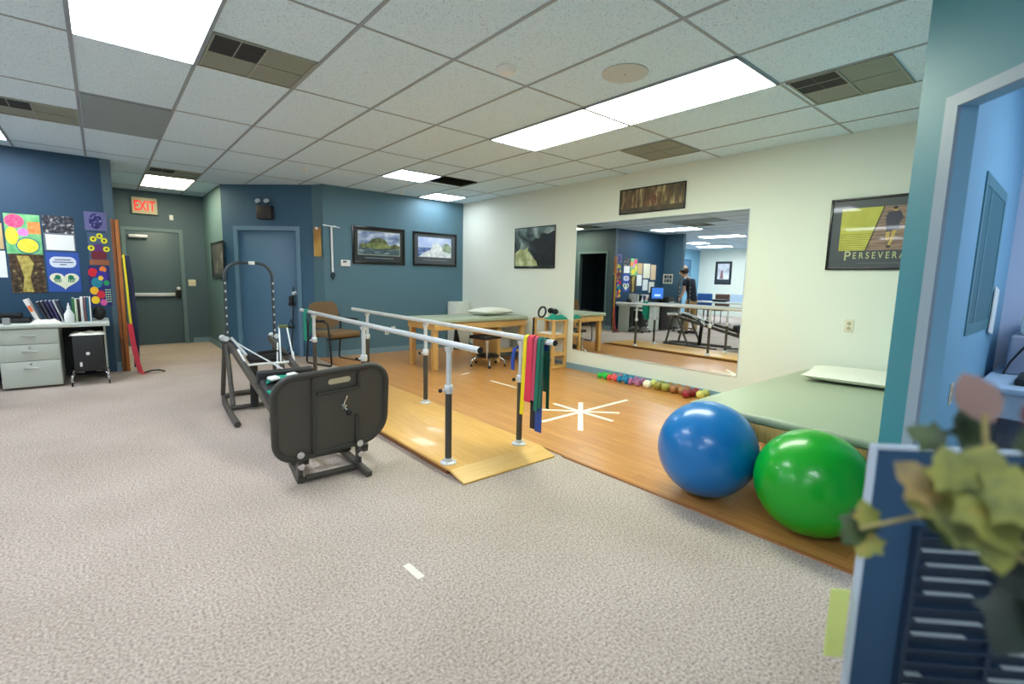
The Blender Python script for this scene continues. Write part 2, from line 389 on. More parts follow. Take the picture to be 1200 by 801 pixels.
def on_wall2(t, off, z): v = Vector((A0[0], A0[1], 0)) + ad * t - an.normalized() * off; return (v.x, v.y, z)
RA = Matrix.Rotation(math.atan2(ad.y, ad.x), 4, 'Z')
def wbox(b, t0, t1, o0, o1, z0, z1, m, bev=0.0):
    c = on_wall2((t0 + t1) / 2, (o0 + o1) / 2, (z0 + z1) / 2); b.box(c, (t1 - t0, abs(o1 - o0), z1 - z0), m, bev, rot=RA)
b = MB(); wbox(b, 0.19, 0.255, -0.05, 0.015, 0, 2.03, M_frame); wbox(b, 1.215, 1.28, -0.05, 0.015, 0, 2.03, M_frame); wbox(b, 0.255, 1.215, -0.05, 0.015, 1.965, 2.03, M_frame)
d2 = struct(b, 'door_2')
b = MB(); wbox(b, 0.258, 1.212, -0.075, -0.03, 0.01, 1.963, M_door, 0.003); b.build('door_leaf', d2)
b = MB(); c = on_wall2(1.15, -0.03, 1.0); b.lathe([(0.03, 0), (0.03, 0.008), (0.012, 0.012), (0.012, 0.04), (0.028, 0.05), (0.024, 0.07), (0, 0.075)], M_silver, 16, c, tuple(-an.normalized())); b.build('door_knob', d2)
b = MB()
for a, c in (((0.16, 8.22, 0), (0.195, 8.27, 2.08)), ((0.16, 9.2, 0), (0.195, 9.25, 2.08)), ((0.16, 8.27, 2.03), (0.195, 9.2, 2.08))): b.span(a, c, M_eframe)
d3 = struct(b, 'door_3')
# office window in the partition
b = MB(); M_wfr = mat('teal_window_frame', (70, 128, 140), 0.4)
x0, x1, z0, z1 = 3.50, 4.42, 1.05, 1.90
for a, c in (((x0, 0.393, z0), (x0 + 0.06, 0.3998, z1)), ((x1 - 0.06, 0.393, z0), (x1, 0.3998, z1)), ((x0 + .06, 0.393, z1 - 0.06), (x1 - .06, 0.3998, z1)), ((x0 + .06, 0.393, z0), (x1 - .06, 0.3998, z0 + 0.06)), ((x0 + 0.24, 0.394, z0 + .06), (x0 + 0.28, 0.3998, z1 - .06))): b.span(a, c, M_wfr)
w1 = struct(b, 'window_1')
b = MB(); b.span((x0 + 0.06, 0.396, z0 + 0.06), (x1 - 0.06, 0.3996, z1 - 0.06), mat('teal_window_pane', (50, 106, 118), 0.5, var=0.05)); b.build('window_pane', w1)

# ------------------------------------------------------------------ ceiling things
M_glow = emit_mat('fluorescent_diffuser', (238, 246, 255), 21.0); M_glowg = emit_mat('greenish_diffuser', (244, 255, 232), 21.0)
def ceiling_light(x0, x1, y0, y1, label, group='fluorescent ceiling panels', glow=None):
    t = thing('ceiling_light', label, 'ceiling light', ((x0 + x1) / 2, (y0 + y1) / 2, H - 0.012), 0, group)
    b = MB(); f = 0.014; m = M_tbar
    for a, c in (((x0, y0, H - 0.014), (x0 + f, y1, H)), ((x1 - f, y0, H - 0.014), (x1, y1, H)), ((x0, y0, H - 0.014), (x1, y0 + f, H)), ((x0, y1 - f, H - 0.014), (x1, y1, H))): b.span(a, c, m)
    b.build('light_frame', t, True)
    b = MB(); b.span((x0 + f, y0 + f, H - 0.010), (x1 - f, y1 - f, H - 0.004), glow or M_glow); b.build('diffuser', t, True)
    return t
ceiling_light(-0.045, 0.565, 2.727, 3.946, 'large glowing fluorescent panel above the carpet, nearest on the left side of the ceiling')
ceiling_light(3.0, 3.61, 1.508, 2.727, 'long fluorescent panel above the star, nearer of two set end to end', glow=M_glowg)
ceiling_light(3.0, 3.61, 2.727, 3.946, 'long fluorescent panel set end to end behind the nearer one, farther from the camera', glow=M_glowg)
ceiling_light(0.565, 1.17, 8.72, 9.90, 'fluorescent panel at the corridor in front of the exit door', glow=emit_mat('corridor_diffuser', (255, 242, 204), 18.0))
ceiling_light(3.0, 3.61, 5.78, 6.36, 'small square fluorescent panel beside the black slotted diffuser')
ceiling_light(4.22, 4.83, 6.94, 7.54, 'small square fluorescent panel in the far corner over the teal wall', glow=emit_mat('dim_diffuser', (238, 246, 255), 13.0))
ceiling_light(-1.264, -0.655, 6.385, 7.60, 'fluorescent panel over the computer desk, seen only in the mirror')
ceiling_light(-5.55, -4.95, 8.45, 9.05, 'square fluorescent panel in the far room, seen in the mirror nearest the blue wall end', glow=emit_mat('far_room_diffuser', (240, 246, 255), 45.0))
ceiling_light(-7.36, -6.75, 8.5, 9.7, 'long fluorescent panel in the far room, seen in the mirror above the far poster', glow=MATS['far_room_diffuser'])
for x0, y0 in ((-3.70, 2.727), (-6.75, 2.727), (-3.70, -0.93), (-0.655, -0.93), (-6.75, -0.93), (-3.70, 6.385), (-6.14, 5.165)):
    ceiling_light(x0, x0 + 0.61, y0, y0 + 1.219, 'fluorescent ceiling panel out over the open carpet, outside the picture')
ceiling_light(3.60, 4.20, -1.6, -0.4, 'fluorescent ceiling panel inside the office behind the doorway', glow=emit_mat('office_diffuser', (222, 238, 255), 20.0))

def vent(x0, x1, y0, y1, dq, label):
    """return grille in a ceiling bay: frame, egg-crate panes, a dark open quarter"""
    t = thing('ceiling_vent', label, 'ceiling vent', ((x0 + x1) / 2, (y0 + y1) / 2, H - 0.01), 0)
    xm, ym = (x0 + x1) / 2, (y0 + y1) / 2
    b = MB(); f = 0.012
    for a, c in (((x0, y0), (x0 + f, y1)), ((x1 - f, y0), (x1, y1)), ((x0, y0), (x1, y0 + f)), ((x0, y1 - f), (x1, y1)), ((xm - .006, y0), (xm + .006, y1)), ((x0, ym - .006), (x1, ym + .006))):
        b.span((a[0], a[1], H - 0.012), (c[0], c[1], H), M_vent)
    b.build('vent_frame', t, True)
    b = MB(); b.span((x0 + f, y0 + f, H - 0.006), (x1 - f, y1 - f, H - 0.002), mat('vent_mesh', (138, 146, 136), 0.7, var=0.1, scale=90)); b.build('grille', t, True)
    if dq:
        qx = (x0 + f, xm - .006) if dq[0] < 0 else (xm + .006, x1 - f); qy = (y0 + f, ym - .006) if dq[1] < 0 else (ym + .006, y1 - f)
        b = MB(); b.span((qx[0], qy[0], H - 0.009), (qx[1], qy[1], H - 0.0065), M_ventd)
        cx, cy = (qx[0] + qx[1]) / 2, (qy[0] + qy[1]) / 2
        b.span((cx - .003, qy[0], H - .0105), (cx + .003, qy[1], H - .0088), M_vent); b.span((qx[0], cy - .002, H - .0105), (qx[1], cy + .002, H - .0088), M_dark)
        b.build('open_quarter', t, True, label='dark open quarter of the grille')
    return t
vent(0.58, 1.16, 3.36, 3.935, (-1, -1), 'square ceiling grille with one dark quarter, beside the large left light')
vent(3.62, 4.21, 0.89, 1.47, (-1, 1), 'square ceiling grille with one dark quarter, at right near the office post')
vent(-0.64, -0.06, 5.76, 6.34, (-1, -1), 'square ceiling grille with one dark quarter, at the left picture edge')
vent(4.24, 4.81, 2.74, 3.31, None, 'plain grey perforated ceiling grille near the mirror wall')
vent(0.58, 1.16, 8.08, 8.66, (-1, -1), 'ceiling grille just in front of the corridor light')
t = thing('ceiling_diffuser', 'black slotted air diffuser beside a small square ceiling light', 'ceiling vent', (3.91, 6.0, H - 0.02))
b = MB()
for k in range(5):
    y = 5.80 + k * 0.085; b.box((3.91, y, H - 0.012), (0.54, 0.05, 0.004), M_black, rot=Matrix.Rotation(0.5, 4, 'X'))
b.build('slats', t, True)
b = MB(); b.span((3.63, 5.76, H - 0.003), (4.19, 6.19, H - 0.0005), M_ventd); b.build('backing', t, True)
t = thing('smoke_detector', 'white round smoke detector on the ceiling tiles', 'smoke detector', (2.10, 2.59, H - 0.05))
b = MB(); b.lathe([(0.065, 0), (0.065, -0.012), (0.055, -0.02), (0.05, -0.035), (0.03, -0.045), (0, -0.047)], M_wplas, 24, (2.10, 2.59, H - 0.0005)); b.build('housing', t, True)
b = MB()
for k in range(3): b.box((2.08 + 0.02 * k, 2.548, H - 0.028), (0.008, 0.008, 0.006), M_black)
b.build('sensor_slots', t, True)
t = thing('ceiling_speaker', 'round white speaker grille flush in the ceiling beside the long lights', 'speaker', (2.72, 2.12, H - 0.01))
b = MB(); b.lathe([(0.15, 0), (0.15, -0.006), (0.125, -0.009)], mat('speaker_ring', (196, 202, 202), 0.5), 32, (2.72, 2.12, H - 0.0004)); b.build('rim', t, True)
b = MB(); b.lathe([(0.125, -0.001), (0.125, -0.007), (0.0, -0.008)], mat('speaker_mesh', (158, 166, 168), 0.6, var=0.15, scale=260), 32, (2.72, 2.12, H - 0.0004)); b.lathe([(0.006, -0.006), (0.006, -0.010), (0, -0.0105)], M_black, 8, (2.72, 2.12, H)); b.build('grille', t, True)
for (x, y, lb) in ((2.12, 6.74, 'small white ceiling sprinkler in front of the blue angled wall'), (3.80, 7.30, 'small white ceiling sprinkler above the two teal-wall pictures')):
    b = MB(); b.lathe([(0.04, 0), (0.04, -0.008), (0.015, -0.012), (0.012, -0.035), (0.022, -0.038), (0, -0.04)], M_wplas, 16, (x, y, H - 0.0005)); o = b.build('sprinkler_head'); tag(o, lb, 'sprinkler', 'ceiling sprinklers')

# ------------------------------------------------------------------ framed pictures
def framed(name, label, loc, rz, w, h, art, fw=0.025, fm=None, depth=0.02, cat='picture', matm=None, mw=0.0):
    """local frame: x right, z up, facing -y, origin at the picture's centre on the wall"""
    t = thing(name, label, cat, loc, rz)
    fm = fm or M_gloss
    b = MB()
    for a, c in (((-w / 2, -depth, -h / 2), (-w / 2 + fw, -0.0006, h / 2)), ((w / 2 - fw, -depth, -h / 2), (w / 2, -0.0006, h / 2)), ((-w / 2 + fw, -depth, h / 2 - fw), (w / 2 - fw, -0.0006, h / 2)), ((-w / 2 + fw, -depth, -h / 2), (w / 2 - fw, -0.0006, -h / 2 + fw))): b.span(a, c, fm, 0.003)
    b.build('frame', t)
    b = MB(); yb = -depth * 0.5
    iw, ih = w - 2 * fw, h - 2 * fw
    b.span((-iw / 2, yb, -ih / 2), (iw / 2, yb + 0.004, ih / 2), matm or M_gloss)
    art(b, iw, ih, yb)
    b.build('print', t)
    return t
def flat(b, poly, y, m, th=0.0006):
    b.prism(poly, 0, th, m, Matrix.Translation((0, y, 0)) @ RX90)
def rect(x0, z0, x1, z1): return [(x0, z0), (x1, z0), (x1, z1), (x0, z1)]
G = 0.6   # coat of glass on the prints
a_sky = ramp_mat('print_stormy_sky', [(0, (60, 80, 120)), (0.45, (130, 150, 190)), (1, (225, 232, 240))], 5, stretch=(1, 1, 2.5), coat=G)
a_rock = ramp_mat('print_wooded_rock', [(0, (24, 30, 20)), (0.5, (78, 88, 52)), (1, (140, 150, 96))], 9, coat=G)
a_water = ramp_mat('print_dark_water', [(0, (34, 48, 56)), (0.6, (76, 98, 104)), (1, (160, 180, 190))], 8, stretch=(0.6, 1, 5), coat=G)
a_mat = mat('print_black_mat', (34, 38, 42), 0.4, coat=G)
a_line = mat('print_pale_line', (176, 182, 160), 0.5, coat=G)
def art_island(b, w, h, y):
    flat(b, rect(-w * .44, -h * .30, w * .44, h * .44), y - .001, a_line)
    flat(b, rect(-w * .43, -h * .285, w * .43, h * .43), y - .0016, a_sky)
    hill = [(-w * .43, -h * .1), (-w * .36, h * .08), (-w * .25, h * .05), (-w * .14, h * .22), (0, h * .26), (w * .12, h * .2), (w * .2, h * .02), (w * .34, h * .08), (w * .43, h * .02), (w * .43, -h * .14)]
    flat(b, hill, y - .0022, a_rock)
    flat(b, rect(-w * .43, -h * .285, w * .43, -h * .08), y - .0028, a_water)
    flat(b, ell(-w * .05, h * .0, w * .22, h * .1), y - .0034, ramp_mat('print_grass', [(0, (60, 74, 36)), (1, (150, 160, 90))], 12, coat=G))
    flat(b, rect(-w * .3, -h * .40, w * .3, -h * .37), y - .0012, mat('print_grey_caption', (120, 126, 130), 0.5, coat=G))
framed('framed_picture', 'black framed landscape print of a wooded island, left of two on the teal wall', (3.545, 7.62, 1.79), 0, 0.92, 0.60, art_island, 0.04, matm=a_mat)
a_pale = ramp_mat('print_pale_blue_sky', [(0, (150, 176, 226)), (1, (226, 232, 244))], 4, coat=G)
a_spray = ramp_mat('print_white_spray', [(0, (190, 200, 206)), (1, (250, 252, 250))], 14, coat=G)
a_sea = ramp_mat('print_blue_sea', [(0, (24, 58, 128)), (1, (140, 166, 214))], 7, stretch=(1, 1, 3), coat=G)
def art_wave(b, w, h, y):
    flat(b, rect(-w * .42, -h * .27, w * .40, h * .40), y - .001, a_pale)
    flat(b, rect(-w * .42, -h * .27, w * .0, h * .05), y - .0016, a_sea)
    flat(b, ell(w * .28, h * .02, w * .115, h * .2), y - .0018, ramp_mat('print_sage_bush', [(0, (96, 120, 96)), (1, (170, 186, 160))], 12, coat=G))
    flat(b, [(-w * .42, -h * .27), (-w * .28, -h * .12), (-w * .12, -h * .02), (-w * .06, h * .18), (w * .04, h * .25), (w * .14, h * .14), (w * .19, -h * .05), (w * .40, -h * .12), (w * .40, -h * .27)], y - .0022, a_spray)
    flat(b, rect(-w * .3, -h * .38, w * .3, -h * .35), y - .0012, mat('print_grey_caption', (120, 126, 130), 0.5, coat=G))
framed('framed_picture', 'black framed print of a white breaking wave, right of two on the teal wall', (4.61, 7.62, 1.79), 0, 0.90, 0.585, art_wave, 0.035, matm=mat('print_charcoal_mat', (70, 76, 82), 0.4, coat=G))
def art_storm(b, w, h, y):
    flat(b, rect(-w / 2, -h / 2, w / 2, h / 2), y - .001, ramp_mat('print_dark_cloud', [(0, (8, 12, 14)), (0.46, (30, 42, 42)), (0.62, (104, 126, 122)), (0.85, (204, 216, 206))], 3.2, grad=('Z', -0.35, 0.35), gmix=0.45, coat=G, dist=0.8))
    flat(b, [(-w / 2, -h * .46), (-w / 2, -h * .12), (-w * .38, -h * .02), (-w * .24, -h * .04), (-w * .14, h * .05), (-w * .16, -h * .06), (-w * .10, -h * .13), (-w * .04, -h * .24), (w * .06, -h * .34), (w * .10, -h * .46)], y - .0016, ramp_mat('print_moonlit_water', [(0, (120, 132, 84)), (0.5, (176, 184, 128)), (1, (226, 230, 190))], 6, coat=G))
    flat(b, [(-w * .10, -h * .10), (-w * .04, h * .04), (-w * .08, h * .14), (w * .04, h * .24), (w * .12, h * .22), (w * .2, h * .36), (w * .34, h * .32), (w / 2, h * .40), (w / 2, -h * .46), (w * .12, -h * .46), (w * .04, -h * .28), (-w * .02, -h * .2)], y - .002, ramp_mat('print_black_cliff', [(0, (4, 6, 8)), (1, (26, 32, 34))], 6, coat=G))
framed('framed_picture', 'dark square print of a moonlit cliff on the white wall, left of the mirror', (WX, 5.645, 1.79), -PI / 2, 0.92, 0.64, art_storm, 0.012, matm=a_mat)
def art_pano(b, w, h, y):
    flat(b, rect(-w / 2, -h / 2, w / 2, h / 2), y - .001, ramp_mat('print_sepia_forest', [(0, (46, 36, 24)), (0.5, (98, 80, 50)), (1, (176, 158, 110))], 6, stretch=(3, 1, 0.8), coat=G))
    m = ramp_mat('print_red_trunk', [(0, (70, 40, 24)), (1, (128, 78, 50))], 9, coat=G)
    for k, (xx, ww) in enumerate(((-.40, .012), (-.34, .01), (-.28, .014), (-.20, .01), (-.10, .03), (-.04, .022), (.02, .03), (.10, .018))):
        flat(b, rect(xx * w, -h * .28, (xx + ww) * w, h * .36 - 0.02 * (k % 3)), y - .0016, m)
    flat(b, ell(.045 * w, -h * .02, .05 * w, h * .2), y - .002, m)
    flat(b, rect(-w / 2, -h / 2, w / 2, -h * .3), y - .0022, ramp_mat('print_dark_ground', [(0, (40, 34, 26)), (1, (92, 80, 56))], 7, coat=G))
framed('framed_picture', 'long narrow sepia panorama print hung above the wall mirror', (WX, 3.565, 2.305), -PI / 2, 0.93, 0.31, art_pano, 0.014, matm=a_mat)
M_yel = ramp_mat('print_yellow_field', [(0, (176, 176, 52)), (1, (206, 204, 84))], 5, coat=G)
def art_persevere(b, w, h, y):
    L = lambda fx: -w / 2 + fx * w
    T = lambda fz: h / 2 - fz * h
    flat(b, rect(L(.095), T(.745), L(.90), T(.12)), y - .001, ramp_mat('print_brown_stairs', [(0, (88, 70, 58)), (1, (176, 142, 120))], 20, stretch=(0.3, 1, 6), coat=G))
    flat(b, [(L(.095), T(.745)), (L(.36), T(.745)), (L(.50), T(.12)), (L(.095), T(.12))], y - .0016, M_yel)
    ml = mat('print_stair_shadow', (74, 66, 36), 0.5, coat=G)
    for k in range(9):
        fz = .50 + k * .028; xr = .42 - (fz - .5) * .22
        flat(b, rect(L(.10), T(fz + .005), L(xr + .03 * (k / 9)), T(fz)), y - .002, ml)
    flat(b, [(L(.36), T(.745)), (L(.375), T(.745)), (L(.515), T(.12)), (L(.50), T(.12))], y - .002, ml)
    skin = mat('print_tan_skin', (196, 164, 84), 0.5, coat=G); navy = mat('print_navy_kit', (52, 52, 70), 0.5, coat=G); hairm = mat('print_dark_hair', (40, 34, 36), 0.5, coat=G)
    cx = .60
    flat(b, [(L(cx - .07), T(.26)), (L(cx - .05), T(.20)), (L(cx + .06), T(.20)), (L(cx + .09), T(.30)), (L(cx + .06), T(.36)), (L(cx + .06), T(.45)), (L(cx - .03), T(.48)), (L(cx - .06), T(.44))], y - .0024, navy)
    flat(b, [(L(cx - .055), T(.40)), (L(cx + .05), T(.42)), (L(cx + .05), T(.47)), (L(cx + .0), T(.48)), (L(cx - .055), T(.50))], y - .0026, navy)
    flat(b, ell(L(cx + .01), T(.165), .022 * w, .034 * h), y - .0028, skin); flat(b, ell(L(cx + .01), T(.15), .023 * w, .024 * h), y - .003, hairm)
    flat(b, [(L(cx + .0), T(.47)), (L(cx + .045), T(.46)), (L(cx + .02), T(.58)), (L(cx - .005), T(.68)), (L(cx - .03), T(.68)), (L(cx - .01), T(.58))], y - .0028, skin)
    flat(b, [(L(cx - .055), T(.49)), (L(cx - .02), T(.48)), (L(cx - .02), T(.58)), (L(cx - .035), T(.62)), (L(cx - .055), T(.58))], y - .0028, skin)
    flat(b, rect(L(cx - .04), T(.715), L(cx + .0), T(.68)), y - .0028, hairm)
    tm = mat('print_gold_letters', (190, 192, 140), 0.5, coat=G)
    M1 = Matrix.Translation((L(.155), y - .0012, T(.89))) @ RX90
    b.text('P', h * 0.20, M1, tm, bold=0.001, sx=.9)
    M2 = Matrix.Translation((L(.245), y - .0012, T(.865))) @ RX90
    b.text('E R S E V E R A N C E', h * 0.135, M2, tm, bold=0.0008, sx=0.74)
    flat(b, rect(L(.30), T(.935), L(.75), T(.93)), y - .0012, mat('print_grey_caption', (120, 126, 130), 0.5, coat=G))
framed('framed_poster', 'black framed motivational poster with a runner on stairs over a yellow field', (WX, 1.21, 1.765), -PI / 2, 0.80, 0.635, art_persevere, 0.02, cat='poster', matm=mat('print_slate_mat', (58, 66, 70), 0.4, coat=G))
def art_corr(b, w, h, y):
    flat(b, rect(-w * .46, -h * .40, w * .46, h * .46), y - .001, ramp_mat('print_misty_brown', [(0, (30, 36, 34)), (0.6, (92, 88, 80)), (1, (168, 160, 150))], 4, coat=G))
framed('framed_picture', 'dark framed print on the corridor side wall beside the exit door', (1.505, 9.33, 1.50), -PI / 2, 1.05, 0.60, art_corr, 0.03, matm=a_mat)
def art_far(b, w, h, y):
    flat(b, rect(-w * .40, -h * .30, w * .40, h * .44), y - .001, ramp_mat('print_pale_portrait', [(0, (120, 110, 126)), (0.4, (206, 206, 214)), (1, (244, 244, 248))], 2.5, coat=0.3))
    flat(b, [(-w * .02, -h * .28), (w * .22, -h * .28), (w * .16, h * .08), (w * .04, h * .16)], y - .0016, mat('print_mauve', (140, 96, 104), 0.5))
framed('framed_poster', 'dark framed pale poster on the far white wall, seen in the mirror', (-8.8, 9.55, 1.72), PI / 2, 0.68, 0.92, art_far, 0.04, cat='poster', matm=a_mat)
def art_bl(b, w, h, y):
    flat(b, rect(-w * .5, -h * .5, w * .5, h * .5), y - .001, ramp_mat('print_blue_poster', [(0, (40, 84, 130)), (1, (110, 160, 196))], 3))
    flat(b, ell(w * .1, -h * .02, w * .3, h * .26), y - .0016, mat('print_peach', (236, 190, 140), 0.5))
framed('framed_poster', 'blue poster with a peach patch on the light blue far wall, seen in the mirror', (-7.75, 10.6, 1.80), 0, 0.68, 0.85, art_bl, 0.02, cat='poster', matm=a_mat)
def art_multi(b, w, h, y):
    for i in range(3):
        for j in range(2):
            x0 = -w * .46 + i * w * .315; z0 = -h * .44 + j * h * .46
            flat(b, rect(x0, z0, x0 + w * .27, z0 + h * .40), y - .001, a_mat if (i + j) % 2 else M_grn)
framed('collage_frame', 'cream multi-opening picture frame on the nook wall, seen in the mirror', (-2.1, 7.84, 1.40), PI / 2, 0.30, 0.27, art_multi, 0.015, fm=M_cream, matm=M_cream)

# wall mirror
t = thing('wall_mirror', 'large frameless wall mirror on the white wall reflecting the room', 'mirror', (WX, 3.56, 1.19), -PI / 2)
m, N, L, B = new_mat('mirror_silvering'); B.inputs['Base Color'].default_value = (0.80, 0.835, 0.815, 1); B.inputs['Metallic'].default_value = 1; B.inputs['Roughness'].default_value = 0.0
b = MB(); b.span((-1.205, -0.007, -0.89), (1.205, -0.001, 0.89), m); b.build('glass', t)
b = MB(); b.span((-1.209, -0.009, -0.896), (1.209, -0.0008, -0.890), M_silver); b.span((-1.209, -0.009, 0.890), (1.209, -0.0008, 0.894), M_silver); b.span((1.205, -0.009, -0.89), (1.209, -0.0008, 0.89), M_silver); b.span((-1.209, -0.009, -0.89), (-1.205, -0.0008, 0.89), M_silver); b.build('edge_channel', t)

# small wall fittings
def outlet(loc, rz, label, m=M_cream, switch=False):
    t = thing('light_switch' if switch else 'wall_outlet', label, 'switch' if switch else 'outlet', loc, rz)
    b = MB(); b.box((0, -0.004, 0), (0.115 if switch else 0.072, 0.006, 0.115), m, 0.003); b.build('cover_plate', t)
    b = MB()
    if switch:
        for dx in (-0.025, 0.025): b.box((dx, -0.01, 0.0), (0.012, 0.012, 0.03), m, 0.002)
        b.build('toggles', t)
    else:
        for dz in (-0.022, 0.022): b.lathe([(0.017, 0), (0.017, 0.003), (0, 0.003)], mat('outlet_face', (176, 170, 140), 0.5), 14, (0, -0.007, dz), (0, -1, 0))
        b.build('sockets', t)
    return t
outlet((WX, 1.37, 0.94), -PI / 2, 'cream wall outlet below the runner poster')
outlet((3.33, 0.40, 0.76), 0, 'cream wall outlet on the light blue office wall')
outlet((3.66, 7.62, 0.37), 0, 'white wall outlet low on the teal wall, left of a pair', M_wplas)
outlet((3.78, 7.62, 0.39), 0, 'white wall outlet low on the teal wall, right of a pair', M_wplas)
outlet((1.27, 10.6, 1.10), 0, 'cream double light switch right of the exit door', switch=True)
t = thing('thermostat', 'white thermostat left of the island print on the teal wall', 'thermostat', (2.97, 7.62, 1.49))
b = MB(); b.box((0, -0.0132, 0), (0.15, 0.026, 0.10), M_wplas, 0.006); b.build('housing', t); b = MB(); b.box((-0.02, -0.0285, 0.02), (0.06, 0.003, 0.025), M_dark); b.build('display', t)
b = MB(); b.box((1.02, 10.5858, 2.24), (0.06, 0.028, 0.09), M_wplas, 0.008); tag(b.build('motion_sensor'), 'small white sensor on the wall right of the exit sign', 'sensor')
t = thing('exit_sign', 'lit EXIT sign with red letters above the corridor door', 'sign', (0.65, 10.6, 2.40))
b = MB(); b.box((0, -0.03, 0), (0.35, 0.055, 0.27), mat('exit_sign_cream', (206, 200, 170), 0.4), 0.006); b.build('housing', t)
b = MB(); b.text('EXIT', 0.235, Matrix.Translation((0, -0.0585, -0.08)) @ RX90, emit_mat('exit_red', (255, 24, 30), 0.7), 'CENTER', bold=0.004, sx=0.62); b.build('letters', t)
# emergency light on the angled wall
t = thing('emergency_light', 'dark twin-head emergency light above the blue angled door', 'emergency light', on_wall2(0.75, 0, 2.28), math.atan2(ad.y, ad.x))
b = MB(); b.box((0.0, -0.045, -0.05), (0.24, 0.085, 0.20), mat('brown_black_casing', (48, 42, 42), 0.5), 0.01); b.build('battery_case', t)
for dx in (-0.09, 0.05):
    b = MB(); b.lathe([(0.02, 0), (0.044, 0.05), (0.048, 0.06)], M_black, 18, (dx, -0.05, 0.09), (0.2, -0.85, 0.5)); b.lathe([(0.0, 0.055), (0.042, 0.06), (0.0, 0.075)], mat('lamp_lens', (206, 220, 232), 0.1, coat=0.5), 18, (dx, -0.05, 0.09), (0.2, -0.85, 0.5)); b.build('lamp_head', t)
# shoulder pulley and wooden plaque at the corner
t = thing('wooden_plaque', 'golden wooden plaque at the corner of the teal wall', 'plaque', (2.60, 7.72, 1.80))
b = MB(); b.box((2.575, 7.70, 1.80), (0.14, 0.02, 0.44), ramp_mat('varnished_plaque', [(0, (140, 84, 34)), (0.55, (196, 150, 70)), (1, (226, 190, 110))], 3, grad=('Z', 0.25, -0.25)), 0.006, rot=RZ(math.atan2(7.62 - 7.81, 2.64 - 2.545))); b.build('board', t, True)
b = MB(); b.cyl((2.565, 7.685, 2.0), (2.555, 7.67, 2.0), 0.02, M_wplas); b.build('hook', t, True)
t = thing('shoulder_pulley', 'white pulley strap with black handle hanging on the teal wall', 'pulley', (2.76, 7.6198, 2.03))
b = MB(); b.bar((2.62, 7.585, 2.05), (2.88, 7.585, 2.03), 0.012, 0.012, M_silver); b.cyl((2.80, 7.6198, 2.04), (2.80, 7.57, 2.04), 0.012, M_silver); b.build('bracket', t, True)
b = MB(); b.band([(2.75, 7.58, 2.03), (2.755, 7.59, 1.7), (2.76, 7.595, 1.33)], (1, 0, 0), 0.028, M_wplas, 0.002); b.build('strap', t, True)
b = MB(); b.tube([(2.735, 7.585, 1.30), (2.76, 7.585, 1.34), (2.785, 7.585, 1.30), (2.76, 7.585, 1.24), (2.735, 7.585, 1.30)], 0.012, M_rub, 8); b.build('handle', t, True)
# door exercise strap hanging on the blue door knob side
t = thing('exercise_strap', 'black handled exercise straps hanging on the blue angled door', 'exercise strap', on_wall2(1.12, 0.0, 0.5), math.atan2(ad.y, ad.x))
b = MB(); b.band([(0.03, -0.025, 0.60), (0.02, -0.02, 0.3), (0.0, -0.02, 0.05), (-0.04, -0.02, -0.40)], (1, 0, 0), 0.018, M_black, 0.002); b.build('webbing', t)
for (dx, dz, s) in ((0.0, 0.38, 1.0), (-0.03, 0.02, 1.1), (-0.06, -0.40, 1.25)):
    b = MB(); b.tube([(dx - .05 * s, -0.03, dz - .05 * s), (dx, -0.025, dz + .06 * s), (dx + .05 * s, -0.03, dz - .05 * s)], 0.009, M_rub, 8, closed=True); b.cyl((dx - .05 * s, -0.03, dz - .05 * s), (dx + .05 * s, -0.03, dz - .05 * s), 0.017, M_rub); b.build('handle', t)
b = MB(); b.box((0.02, -0.03, 0.50), (0.03, 0.02, 0.035), M_chrome, 0.004); b.build('buckle', t)
b = MB(); b.box((-0.005, -0.04, 0.38), (0.06, 0.035, 0.16), M_rub, 0.012); b.build('pad', t)

# ------------------------------------------------------------------ papers and paintings on the blue desk wall
def sheet(name, label, x0, x1, z0, z1, art, cat='painting', tilt=0.0, group=None, th=0.004):
    w, h = x1 - x0, z1 - z0
    b = MB(); b.span((-w / 2, -th - 0.0002, -h / 2), (w / 2, -0.0002, h / 2), art[0] if isinstance(art, tuple) else M_paper)
    f = art[1] if isinstance(art, tuple) else art
    if f: f(b, w, h, -th - 0.0002)
    o = b.build(name); o.location = ((x0 + x1) / 2, 8.0, (z0 + z1) / 2); o.rotation_euler = (0, tilt, 0)
    return tag(o, label, cat, group)
def sp(name, a, c, s=30): return ramp_mat(name, [(0, a), (1, c)], s, rough=0.7)
def art_fruit(b, w, h, y):
    flat(b, ell(-w * .22, h * .32, w * .27, h * .17), y - .0008, sp('pink_dabs', (214, 40, 110), (244, 110, 150)))
    flat(b, rect(w * .14, h * .02, w * .5, h * .32), y - .0008, sp('orange_dabs', (244, 120, 40), (250, 170, 100)))
    flat(b, ell(0, h * .05, w * .16, h * .1), y - .001, sp('orchid_dabs', (214, 110, 200), (236, 160, 220)))
    flat(b, ell(-w * .32, -h * .05, w * .18, h * .22), y - .0012, sp('yellow_dabs', (230, 214, 30), (240, 230, 90)))
    flat(b, ell(w * .1, -h * .28, w * .34, h * .21), y - .0012, mat('teal_outline', (70, 140, 140), 0.7)); flat(b, ell(w * .1, -h * .28, w * .30, h * .18), y - .002, MATS['yellow_dabs'])
sheet('canvas_painting', 'painting of bright pink, yellow and orange fruit blobs on the blue wall', -0.80, -0.505, 1.46, 1.915, (sp('green_dabs', (70, 176, 110), (150, 214, 150), 12), art_fruit))
def art_specks(b, w, h, y):
    flat(b, rect(-w * .5, h * .0, w * .5, h * .5), y - .0006, ramp_mat('speckled_words', [(0, (24, 24, 34)), (0.55, (70, 72, 84)), (1, (216, 214, 204))], 26, lo=0.4, hi=0.7))
    flat(b, rect(-w * .44, -h * .48, w * .46, -h * .04), y - .0006, M_paper)
